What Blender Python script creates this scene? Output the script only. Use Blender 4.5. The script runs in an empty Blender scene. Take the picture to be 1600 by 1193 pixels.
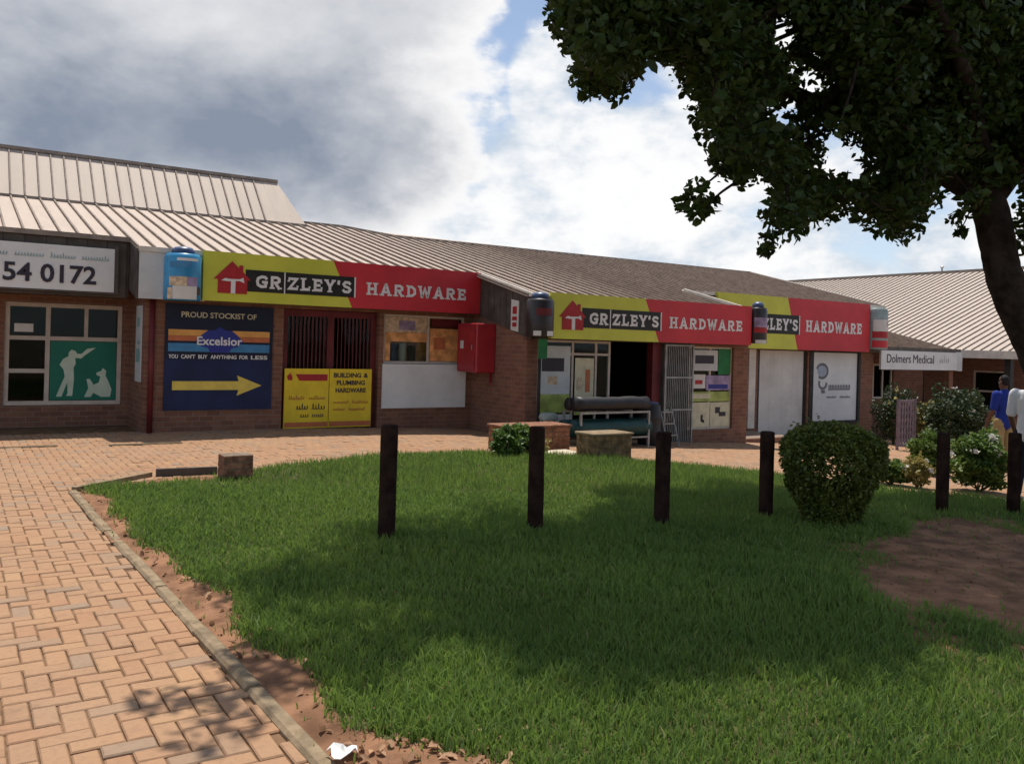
import bpy, bmesh, math, random
import numpy as np
from mathutils import Vector, Matrix

random.seed(7)
RNG = np.random.default_rng(7)
SC = bpy.context.scene
COL = SC.collection

# ------------------------------------------------------------------ camera
# world axes: X runs along the shop fronts to the right, Y goes back into the shops, Z is up
EYE = 1.6
FPX, PCX, PCY, ROLL = 1340.0, 800.0, 540.0, 0.028
AF = math.radians(57)                       # angle between view axis and the shop fronts
cam_d = bpy.data.cameras.new('camera')
cam = bpy.data.objects.new('camera', cam_d)
COL.objects.link(cam)
Rv = Vector((math.sin(AF), -math.cos(AF), 0)); Fv = Vector((math.cos(AF), math.sin(AF), 0)); Uv = Vector((0, 0, 1))
cr = Rv * math.cos(ROLL) + Uv * math.sin(ROLL)
cu = -Rv * math.sin(ROLL) + Uv * math.cos(ROLL)
cb = -Fv
m = Matrix(((cr.x, cu.x, cb.x, 0), (cr.y, cu.y, cb.y, 0), (cr.z, cu.z, cb.z, EYE), (0, 0, 0, 1)))
cam.matrix_world = m
cam_d.sensor_width = 36
cam_d.lens = 36 * FPX / 1600
cam_d.shift_y = -56.5 / 1600
cam_d.clip_start = 0.05
cam_d.clip_end = 4000
SC.camera = cam

# ------------------------------------------------------------------ light
SUN_EL = math.radians(70)
SUN_H = Vector((0.42, 0.90)).normalized()  # towards the sun, on the ground plane
TOSUN = Vector((SUN_H.x * math.cos(SUN_EL), SUN_H.y * math.cos(SUN_EL), math.sin(SUN_EL)))
sun_d = bpy.data.lights.new('sun', 'SUN')
sun_d.energy = 5.0
sun_d.angle = math.radians(0.53)
sun_d.color = (1.0, 0.94, 0.85)
sun = bpy.data.objects.new('sun', sun_d)
sun.rotation_euler = TOSUN.to_track_quat('Z', 'Y').to_euler()
sun.location = (0, 0, 30)
COL.objects.link(sun)
SC.view_settings.view_transform = 'Standard'
SC.view_settings.look = 'None'
SC.view_settings.exposure = 0.0
SC.view_settings.gamma = 1.0
SC.view_settings.use_curve_mapping = False
SC.cycles.max_bounces = 5
SC.cycles.diffuse_bounces = 3
SC.cycles.glossy_bounces = 3
SC.cycles.transparent_max_bounces = 12
SC.cycles.use_denoising = True


# --- small expression builder for shader node trees
class E:
    def __init__(s, nt, sock): s.nt, s.k = nt, sock
    def _m(s, op, *a):
        n = s.nt.nodes.new('ShaderNodeMath'); n.operation = op
        for i, v in enumerate((s,) + a):
            if isinstance(v, E): s.nt.links.new(v.k, n.inputs[i])
            else: n.inputs[i].default_value = v
        return E(s.nt, n.outputs[0])
    def __add__(s, o): return s._m('ADD', o)
    __radd__ = __add__
    def __sub__(s, o): return s._m('SUBTRACT', o)
    def __rsub__(s, o): return (s * -1.0) + o
    def __mul__(s, o): return s._m('MULTIPLY', o)
    __rmul__ = __mul__
    def __truediv__(s, o): return s._m('DIVIDE', o)
    def max(s, o): return s._m('MAXIMUM', o)
    def min(s, o): return s._m('MINIMUM', o)
    def sqrt(s): return s._m('SQRT')
    def atan2(s, o): return s._m('ARCTAN2', o)
    def asin(s): return s._m('ARCSINE')
    def pow(s, o): return s._m('POWER', o)
    def fract(s): return s._m('FRACT')
    def ss(s, a, b):
        n = s.nt.nodes.new('ShaderNodeMapRange'); n.interpolation_type = 'SMOOTHSTEP'
        s.nt.links.new(s.k, n.inputs[0])
        n.inputs[1].default_value, n.inputs[2].default_value = a, b
        return E(s.nt, n.outputs[0])


def sep(nt, sock):
    n = nt.nodes.new('ShaderNodeSeparateXYZ'); nt.links.new(sock, n.inputs[0])
    return [E(nt, o) for o in n.outputs]


def comb(nt, x, y, z):
    n = nt.nodes.new('ShaderNodeCombineXYZ')
    for i, v in enumerate((x, y, z)):
        if isinstance(v, E): nt.links.new(v.k, n.inputs[i])
        else: n.inputs[i].default_value = v
    return n.outputs[0]


def noise(nt, vec, scale, detail=6, rough=0.55, dist=0.0):
    n = nt.nodes.new('ShaderNodeTexNoise')
    if vec is not None: nt.links.new(vec, n.inputs['Vector'])
    n.inputs['Scale'].default_value = scale
    n.inputs['Detail'].default_value = detail
    n.inputs['Roughness'].default_value = rough
    n.inputs['Distortion'].default_value = dist
    return E(nt, n.outputs[0])


def mixc(nt, fac, a, b):
    n = nt.nodes.new('ShaderNodeMix'); n.data_type = 'RGBA'
    for v, i in ((fac, 0), (a, 6), (b, 7)):
        if isinstance(v, E): nt.links.new(v.k, n.inputs[i])
        elif hasattr(v, 'is_linked'): nt.links.new(v, n.inputs[i])
        elif i == 0: n.inputs[i].default_value = v
        else: n.inputs[i].default_value = (*v[:3], 1)
    return n.outputs[2]


# --- sky: Nishita blue with cumulus and one big grey cloud bank, all given by compass bearing and height
world = bpy.data.worlds.new('World')
SC.world = world
world.use_nodes = True
world.cycles.sampling_method = 'MANUAL'
world.cycles.sample_map_resolution = 512
nt = world.node_tree
nt.nodes.clear()
out = nt.nodes.new('ShaderNodeOutputWorld')
tc = nt.nodes.new('ShaderNodeTexCoord')
dirv = tc.outputs['Generated']
dx, dy, dz = sep(nt, dirv)
az = dx.atan2(dy) * (180 / math.pi)
el = dz.min(1.0).max(-1.0).asin() * (180 / math.pi)
sky = nt.nodes.new('ShaderNodeTexSky')
sky.sky_type = 'NISHITA'
sky.sun_disc = False
sky.sun_elevation = SUN_EL
sky.sun_rotation = math.atan2(SUN_H.x, SUN_H.y)
sky.altitude = 1300
sky.air_density = 1.0
sky.dust_density = 1.6
bg_sky = nt.nodes.new('ShaderNodeBackground')
nt.links.new(sky.outputs[0], bg_sky.inputs[0])
bg_sky.inputs[1].default_value = 0.13
# stretched noise domain: clouds flatten towards the horizon
cvec = comb(nt, dx, dy, dz * 1.7)
n1 = noise(nt, cvec, 5.2, 5, 0.56, 0.15)
n2 = noise(nt, cvec, 15.0, 4, 0.6)
n3 = noise(nt, comb(nt, dx + 3.1, dy - 1.7, dz * 1.4), 2.6, 3, 0.55)


def blob(a0, e0, ra, re):
    p = (az - a0) * (1 / ra); q = (el - e0) * (1 / re)
    return 1.0 - (p * p + q * q).sqrt()


n4 = noise(nt, cvec, 40.0, 3, 0.6)
wob = (n1 - 0.5) * 1.5 + (n2 - 0.5) * 0.85 + (n4 - 0.5) * 0.26
rim = az.ss(17.0, 27.0)
bank = blob(6.0, 16.6, 26.0, 8.4).max(blob(-16.0, 19.0, 26.0, 11.0)).max(blob(20.5, 12.8, 11.0, 6.4)).max(blob(21.0, 22.5, 11.0, 6.5)).max(blob(-55, 24, 30, 12))
hard = (bank + wob * 0.34).ss(-0.03, 0.12)
soft = (bank + wob * 0.26).ss(-0.14, 0.26)
bank_a = hard * rim + soft * (1.0 - rim)
# soft blue-grey underside in the middle of the bank, lighter above, sunlit white rim on its right side
core = blob(10.0, 12.0, 23.0, 6.0).max(blob(-16, 14.5, 30, 6.5)) + (n1 - 0.5) * 0.75 + (n2 - 0.5) * 0.25
edge_ = 1.0 - (1.0 - (bank + wob * 0.30).ss(0.02, 0.44)) * rim
grey = edge_ * (0.38 + (n1 - 0.5) * 0.75 + (n2 - 0.5) * 0.22 + core.ss(-0.45, 0.85) * 0.58)
white = (1.03, 1.02, 1.01)
bank_c = mixc(nt, grey.max(0.0).min(1.0), (1.0, 0.99, 0.985), (0.25, 0.295, 0.38))
cum = blob(40.5, 12.0, 13.0, 4.6).max(blob(34.6, 16.5, 2.6, 4.6)).max(blob(36.0, 7.2, 15.0, 4.2)).max(blob(49.0, 4.4, 10, 2.6)).max(blob(12.0, 6.8, 20.0, 5.4)).max(blob(63, 6, 7, 3.4)).max(blob(49, 19, 8, 4))
cum = cum.max(n3 * 2.4 - 1.28)
cum = cum + wob * 0.55
cum_a = cum.ss(-0.04, 0.24)
cum_c = mixc(nt, ((n1 - 0.5) * 2.6 + (n2 - 0.5) * 1.6 + (n4 - 0.5) * 0.5 + (cum * 0.5)).ss(-0.5, 0.6), (0.56, 0.65, 0.76), white)
lowhaze = (1.0 - el * (1 / 24.0)).max(0.0).pow(1.3) * 0.55
bg_cum = nt.nodes.new('ShaderNodeBackground'); nt.links.new(cum_c, bg_cum.inputs[0])
bg_bank = nt.nodes.new('ShaderNodeBackground'); nt.links.new(bank_c, bg_bank.inputs[0])
bg_haze = nt.nodes.new('ShaderNodeBackground'); bg_haze.inputs[0].default_value = (0.74, 0.85, 0.96, 1)
mx0 = nt.nodes.new('ShaderNodeMixShader'); mx1 = nt.nodes.new('ShaderNodeMixShader'); mx2 = nt.nodes.new('ShaderNodeMixShader')
nt.links.new((lowhaze + 0.12).k, mx0.inputs[0]); nt.links.new(bg_sky.outputs[0], mx0.inputs[1]); nt.links.new(bg_haze.outputs[0], mx0.inputs[2])
nt.links.new((cum_a * 0.94).k, mx1.inputs[0]); nt.links.new(mx0.outputs[0], mx1.inputs[1]); nt.links.new(bg_cum.outputs[0], mx1.inputs[2])
nt.links.new(bank_a.k, mx2.inputs[0]); nt.links.new(mx1.outputs[0], mx2.inputs[1]); nt.links.new(bg_bank.outputs[0], mx2.inputs[2])
nt.links.new(mx2.outputs[0], out.inputs[0])


# ------------------------------------------------------------------ geometry helpers
def gz(u):
    """height of the ground: level by the left shops, falling gently to the right"""
    u = np.minimum(u, 32.0)
    return -0.05 * np.log1p(np.exp((u - 6.5) / 0.8)) * 0.8


def ray(px, py):
    X = math.cos(ROLL) * (px - PCX) + math.sin(ROLL) * (py - PCY)
    Y = -math.sin(ROLL) * (px - PCX) + math.cos(ROLL) * (py - PCY)
    return np.array([X * math.sin(AF) + FPX * math.cos(AF), -X * math.cos(AF) + FPX * math.sin(AF), -Y]) / FPX


def ground_at(px, py):
    r = ray(px, py); t = EYE / max(1e-6, -r[2])
    for _ in range(60): t = (EYE - gz(r[0] * t)) / -r[2] * 0.5 + t * 0.5
    return r * t + np.array([0, 0, EYE])


def at_depth(px, py, F):
    return ray(px, py) * F + np.array([0, 0, EYE])


def to_px(P):
    P = np.asarray(P, float)
    z = P[..., 2] - EYE
    X = P[..., 0] * math.sin(AF) - P[..., 1] * math.cos(AF)
    F = P[..., 0] * math.cos(AF) + P[..., 1] * math.sin(AF)
    Fs = np.where(F > 0.05, F, 0.05)
    X = X * FPX / Fs; Y = -z * FPX / Fs
    return PCX + math.cos(ROLL) * X - math.sin(ROLL) * Y, PCY + math.sin(ROLL) * X + math.cos(ROLL) * Y, F


WORLD_LOC = {}


def empty(name, loc, label=None, cat=None, group=None, kind=None):
    o = bpy.data.objects.new(name, None)
    o.empty_display_size = 0.2
    o.location = loc
    COL.objects.link(o)
    WORLD_LOC[o.name] = Vector(loc)
    tag(o, label, cat, group, kind)
    return o


def tag(o, label=None, cat=None, group=None, kind=None):
    if label: o['label'] = label
    if cat: o['category'] = cat
    if group: o['group'] = group
    if kind: o['kind'] = kind
    return o


class MB:
    """collects vertices and faces given in world coordinates"""
    def __init__(s): s.v, s.f, s.mi = [], [], []
    def add(s, vs, fs, mi=0):
        b = len(s.v); s.v += [tuple(map(float, p)) for p in vs]
        s.f += [tuple(b + i for i in f) for f in fs]; s.mi += [mi] * len(fs)
        return s
    def box(s, a, b, mi=0):
        x0, y0, z0 = [min(p, q) for p, q in zip(a, b)]; x1, y1, z1 = [max(p, q) for p, q in zip(a, b)]
        return s.add([(x0, y0, z0), (x1, y0, z0), (x1, y1, z0), (x0, y1, z0), (x0, y0, z1), (x1, y0, z1), (x1, y1, z1), (x0, y1, z1)],
                     [(0, 3, 2, 1), (4, 5, 6, 7), (0, 1, 5, 4), (1, 2, 6, 5), (2, 3, 7, 6), (3, 0, 4, 7)], mi)
    def bevbox(s, a, b, e=0.01, mi=0):
        bm = bmesh.new()
        bmesh.ops.create_cube(bm, size=1)
        a = np.minimum(a, b) * 1.0 if False else np.array([min(p, q) for p, q in zip(a, b)]); 
        c = np.array([max(p, q) for p, q in zip(a, b)])
        for v in bm.verts:
            v.co = Vector([(a[i] + c[i]) / 2 + v.co[i] * (c[i] - a[i]) for i in range(3)])
        bmesh.ops.bevel(bm, geom=list(bm.edges), offset=e, segments=1, affect='EDGES')
        bm.verts.index_update()
        s.add([tuple(v.co) for v in bm.verts], [tuple(v.index for v in f.verts) for f in bm.faces], mi)
        bm.free(); return s
    def prism(s, pts, d, mi=0):
        """closed polygon pts (3D, planar) swept by vector d"""
        n = len(pts); p2 = [tuple(np.add(p, d)) for p in pts]
        return s.add(list(pts) + p2, [tuple(range(n - 1, -1, -1)), tuple(range(n, 2 * n))] + [(i, (i + 1) % n, n + (i + 1) % n, n + i) for i in range(n)], mi)
    def tube(s, path, radii, seg=8, mi=0, cap=True):
        path = [Vector(p) for p in path]; n = len(path)
        if not hasattr(radii, '__len__'): radii = [radii] * n
        rings = []; vs = []
        ref = Vector((0.3, 0.9, 0.2))
        for i, p in enumerate(path):
            t = (path[min(i + 1, n - 1)] - path[max(i - 1, 0)]).normalized()
            a = t.cross(ref)
            if a.length < 1e-3: a = t.cross(Vector((1, 0, 0)))
            a.normalize(); b = t.cross(a).normalized()
            for k in range(seg):
                th = 2 * math.pi * k / seg
                vs.append(p + (a * math.cos(th) + b * math.sin(th)) * radii[i])
        fs = [(i * seg + k, i * seg + (k + 1) % seg, (i + 1) * seg + (k + 1) % seg, (i + 1) * seg + k) for i in range(n - 1) for k in range(seg)]
        if cap: fs += [tuple(range(seg - 1, -1, -1)), tuple((n - 1) * seg + k for k in range(seg))]
        return s.add(vs, fs, mi)
    def lathe(s, c, prof, seg=24, mi=0):
        """profile [(r, z)] turned about the vertical through c"""
        vs = []; n = len(prof)
        for r, z in prof:
            for k in range(seg):
                th = 2 * math.pi * k / seg
                vs.append((c[0] + r * math.cos(th), c[1] + r * math.sin(th), c[2] + z))
        fs = [(i * seg + k, i * seg + (k + 1) % seg, (i + 1) * seg + (k + 1) % seg, (i + 1) * seg + k) for i in range(n - 1) for k in range(seg)]
        fs += [tuple(range(seg - 1, -1, -1)), tuple((n - 1) * seg + k for k in range(seg))]
        return s.add(vs, fs, mi)
    def build(s, name, mat, parent=None, smooth=False, label=None, cat=None, group=None, kind=None):
        me = bpy.data.meshes.new(name)
        off = WORLD_LOC.get(parent.name, Vector((0, 0, 0))) if parent else Vector((0, 0, 0))
        me.from_pydata([(x - off.x, y - off.y, z - off.z) for x, y, z in s.v], [], s.f)
        mats = mat if isinstance(mat, (list, tuple)) else [mat]
        for q in mats: me.materials.append(q)
        if len(mats) > 1: me.polygons.foreach_set('material_index', s.mi)
        if smooth: me.polygons.foreach_set('use_smooth', [True] * len(me.polygons))
        bm = bmesh.new(); bm.from_mesh(me); bmesh.ops.recalc_face_normals(bm, faces=bm.faces); bm.to_mesh(me); bm.free()
        me.update()
        o = bpy.data.objects.new(name, me)
        COL.objects.link(o)
        if parent: o.parent = parent
        WORLD_LOC[o.name] = off.copy()
        tag(o, label, cat, group, kind)
        return o


def np_mesh(name, V, F, mat, parent=None, attr=None, **kw):
    """fast mesh from numpy arrays; all faces have the same number of corners"""
    me = bpy.data.meshes.new(name)
    off = np.array(WORLD_LOC.get(parent.name, (0, 0, 0))) if parent else np.zeros(3)
    V = (np.asarray(V, np.float32) - off).astype(np.float32); F = np.asarray(F, np.int32)
    me.vertices.add(len(V)); me.vertices.foreach_set('co', V.ravel())
    k = F.shape[1]
    me.loops.add(F.size); me.loops.foreach_set('vertex_index', F.ravel())
    me.polygons.add(len(F)); me.polygons.foreach_set('loop_start', np.arange(0, F.size, k, dtype=np.int32))
    try: me.polygons.foreach_set('loop_total', np.full(len(F), k, np.int32))
    except Exception: pass
    me.materials.append(mat)
    if attr is not None:
        a = me.attributes.new('rnd', 'FLOAT', 'FACE'); a.data.foreach_set('value', np.asarray(attr, np.float32))
    me.update(calc_edges=True); me.validate()
    o = bpy.data.objects.new(name, me); COL.objects.link(o)
    if parent: o.parent = parent
    WORLD_LOC[o.name] = Vector(off)
    tag(o, **kw)
    return o


def place(name, mesh, loc, parent, rot=None):
    """an object that shares mesh data; loc in world coordinates"""
    o = bpy.data.objects.new(name, mesh); COL.objects.link(o)
    off = WORLD_LOC.get(parent.name, Vector((0, 0, 0)))
    o.parent = parent; o.location = Vector(loc) - off
    if rot is not None: o.rotation_euler = rot
    return o


def mesh_of(mb, name, mat):
    o = mb.build(name, mat); me = o.data
    bpy.data.objects.remove(o)
    return me


# ------------------------------------------------------------------ materials
def new_mat(name):
    m_ = bpy.data.materials.new(name); m_.use_nodes = True
    nt_ = m_.node_tree
    b = next(n for n in nt_.nodes if n.type == 'BSDF_PRINCIPLED')
    return m_, nt_, b


def pos(nt_):
    g = nt_.nodes.new('ShaderNodeNewGeometry'); return g.outputs['Position']


def bump(nt_, b, h, strength=0.3, dist=0.01):
    n = nt_.nodes.new('ShaderNodeBump'); n.inputs['Strength'].default_value = strength; n.inputs['Distance'].default_value = dist
    nt_.links.new(h.k, n.inputs['Height']); nt_.links.new(n.outputs[0], b.inputs['Normal'])


def plain(name, c, rough=0.7, var=0.15, scale=6.0, bmp=0.0, spec=0.3, metal=0.0, dirt=0.0):
    m_, t, b = new_mat(name)
    p = pos(t)
    n = noise(t, p, scale, 6, 0.6)
    lo = tuple(x * (1 - var) for x in c); hi = tuple(min(1, x * (1 + var)) for x in c)
    col = mixc(t, n.ss(0.3, 0.7), lo, hi)
    if dirt:
        d = noise(t, p, scale * 0.35, 8, 0.7).ss(0.5, 0.75) * dirt
        col = mixc(t, d, col, tuple(x * 0.45 for x in (c[0] * .9 + .05, c[1] * .8 + .03, c[2] * .7 + .02)))
    t.links.new(col, b.inputs['Base Color'])
    b.inputs['Roughness'].default_value = rough
    b.inputs['Specular IOR Level'].default_value = spec
    b.inputs['Metallic'].default_value = metal
    if bmp: bump(t, b, noise(t, p, scale * 8, 5, 0.6), bmp, 0.01)
    return m_


def brick_wall(name, c1=(0.27, 0.125, 0.078), c2=(0.19, 0.085, 0.056), mortar=(0.26, 0.20, 0.155)):
    m_, t, b = new_mat(name)
    x, y, z = sep(t, pos(t))
    v = comb(t, x + y, z, 0.0)
    br = t.nodes.new('ShaderNodeTexBrick')
    t.links.new(v, br.inputs['Vector'])
    br.inputs['Scale'].default_value = 1.0
    br.inputs['Brick Width'].default_value = 0.232
    br.inputs['Row Height'].default_value = 0.085
    br.inputs['Mortar Size'].default_value = 0.006
    br.inputs['Mortar Smooth'].default_value = 0.2
    br.inputs['Color1'].default_value = (*c1, 1); br.inputs['Color2'].default_value = (*c2, 1); br.inputs['Mortar'].default_value = (*mortar, 1)
    n = noise(t, pos(t), 5.0, 7, 0.65)
    col = mixc(t, n.ss(0.35, 0.75) * 0.45, br.outputs[0], tuple(q * 0.55 for q in c1))
    t.links.new(col, b.inputs['Base Color'])
    b.inputs['Roughness'].default_value = 0.85
    b.inputs['Specular IOR Level'].default_value = 0.2
    bump(t, b, E(t, br.outputs[1]) * -1.0 + n * 0.3, 0.6, 0.008)
    return m_


def paver_mat():
    m_, t, b = new_mat('clay paver')
    a = t.nodes.new('ShaderNodeAttribute'); a.attribute_name = 'rnd'
    oi = t.nodes.new('ShaderNodeObjectInfo')
    r = (E(t, a.outputs['Fac']) + E(t, oi.outputs['Random'])).fract()
    p = pos(t)
    nbig = noise(t, p, 0.7, 5, 0.6); nf = noise(t, p, 35, 6, 0.65); nm = noise(t, p, 6, 5, 0.6)
    ramp = t.nodes.new('ShaderNodeValToRGB')
    els = ramp.color_ramp.elements
    els[0].position = 0.0; els[0].color = (0.31, 0.225, 0.155, 1)
    els[1].position = 1.0; els[1].color = (0.42, 0.22, 0.105, 1)
    for q, c in ((0.07, (0.34, 0.215, 0.13)), (0.14, (0.395, 0.215, 0.108)), (0.5, (0.42, 0.225, 0.108)), (0.8, (0.40, 0.20, 0.095)), (0.96, (0.45, 0.25, 0.115))):
        e_ = els.new(q); e_.color = (*c, 1)
    t.links.new(r.k, ramp.inputs[0])
    col = mixc(t, (nbig.ss(0.35, 0.7)) * 0.42, ramp.outputs[0], (0.39, 0.255, 0.155))
    col = mixc(t, nf.ss(0.42, 0.75) * 0.42, col, (0.25, 0.14, 0.08))
    col = mixc(t, nm.ss(0.55, 0.8) * 0.35, col, (0.22, 0.14, 0.09))
    st = noise(t, p, 1.9, 7, 0.7)
    col = mixc(t, st.ss(0.52, 0.70) * 0.50, col, (0.20, 0.125, 0.075))
    hs = t.nodes.new('ShaderNodeHueSaturation'); hs.inputs['Value'].default_value = 0.88; hs.inputs['Saturation'].default_value = 0.92; t.links.new(col, hs.inputs['Color'])
    t.links.new(hs.outputs[0], b.inputs['Base Color'])
    b.inputs['Roughness'].default_value = 0.85; b.inputs['Specular IOR Level'].default_value = 0.2
    bump(t, b, nf + nm * 0.6, 0.35, 0.006)
    return m_


def leaf_mat(name, c_lo, c_hi, rough=0.5, trans=0.25, scale=1.5, spec=0.35, straw=None):
    m_, t, b = new_mat(name)
    a = t.nodes.new('ShaderNodeAttribute'); a.attribute_name = 'rnd'
    n = noise(t, pos(t), scale, 4, 0.6)
    fac = (E(t, a.outputs['Fac']) * 0.65 + n.ss(0.3, 0.7) * 0.35)
    col = mixc(t, fac, c_lo, c_hi)
    if straw:
        big = noise(t, pos(t), 0.55, 3, 0.6)
        col = mixc(t, big.ss(0.4, 0.7) * 0.45, col, mixc(t, fac, tuple(q * 1.3 for q in c_lo), (c_hi[0] * 1.35, c_hi[1] * 1.05, c_hi[2])))
        col = mixc(t, (E(t, a.outputs['Fac']) * 37.7).fract().ss(0.965, 0.985) * 0.7, col, straw)
    t.links.new(col, b.inputs['Base Color'])
    b.inputs['Roughness'].default_value = rough; b.inputs['Specular IOR Level'].default_value = spec
    tr = t.nodes.new('ShaderNodeBsdfTranslucent')
    t.links.new(mixc(t, 0.5, col, tuple(min(1, x * 1.9) for x in c_hi)), tr.inputs[0])
    mx = t.nodes.new('ShaderNodeMixShader'); mx.inputs[0].default_value = trans
    o = next(n_ for n_ in t.nodes if n_.type == 'OUTPUT_MATERIAL')
    t.links.new(b.outputs[0], mx.inputs[1]); t.links.new(tr.outputs[0], mx.inputs[2]); t.links.new(mx.outputs[0], o.inputs[0])
    return m_


def glass_mat(name, tint=(0.75, 0.8, 0.78)):
    m_, t, b = new_mat(name)
    gl = t.nodes.new('ShaderNodeBsdfGlossy'); gl.inputs['Roughness'].default_value = 0.03; gl.inputs[0].default_value = (0.9, 0.9, 0.9, 1)
    tp = t.nodes.new('ShaderNodeBsdfTransparent'); tp.inputs[0].default_value = (*tint, 1)
    fr = t.nodes.new('ShaderNodeFresnel'); fr.inputs[0].default_value = 1.22
    mx = t.nodes.new('ShaderNodeMixShader')
    t.links.new(fr.outputs[0], mx.inputs[0]); t.links.new(tp.outputs[0], mx.inputs[1]); t.links.new(gl.outputs[0], mx.inputs[2])
    o = next(n_ for n_ in t.nodes if n_.type == 'OUTPUT_MATERIAL'); t.links.new(mx.outputs[0], o.inputs[0])
    return m_


def roof_mat(name, c, streak=0.3):
    m_, t, b = new_mat(name)
    p = pos(t); x, y, z = sep(t, p)
    n = noise(t, comb(t, x * 3.0, y * 0.35, z * 0.35), 1.6, 6, 0.6)
    nf = noise(t, p, 9, 6, 0.6)
    col = mixc(t, n.ss(0.4, 0.75) * streak, c, tuple(q * 0.62 for q in c))
    col = mixc(t, nf.ss(0.5, 0.8) * 0.22, col, (c[0] * 0.7, c[1] * 0.62, c[2] * 0.55))
    rs = noise(t, comb(t, x * 6.0, y * 0.8, z * 0.8), 1.1, 7, 0.7)
    col = mixc(t, rs.ss(0.6, 0.78) * 0.5, col, (0.20, 0.13, 0.09))
    t.links.new(col, b.inputs['Base Color'])
    b.inputs['Roughness'].default_value = 0.62; b.inputs['Specular IOR Level'].default_value = 0.3
    return m_


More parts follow.
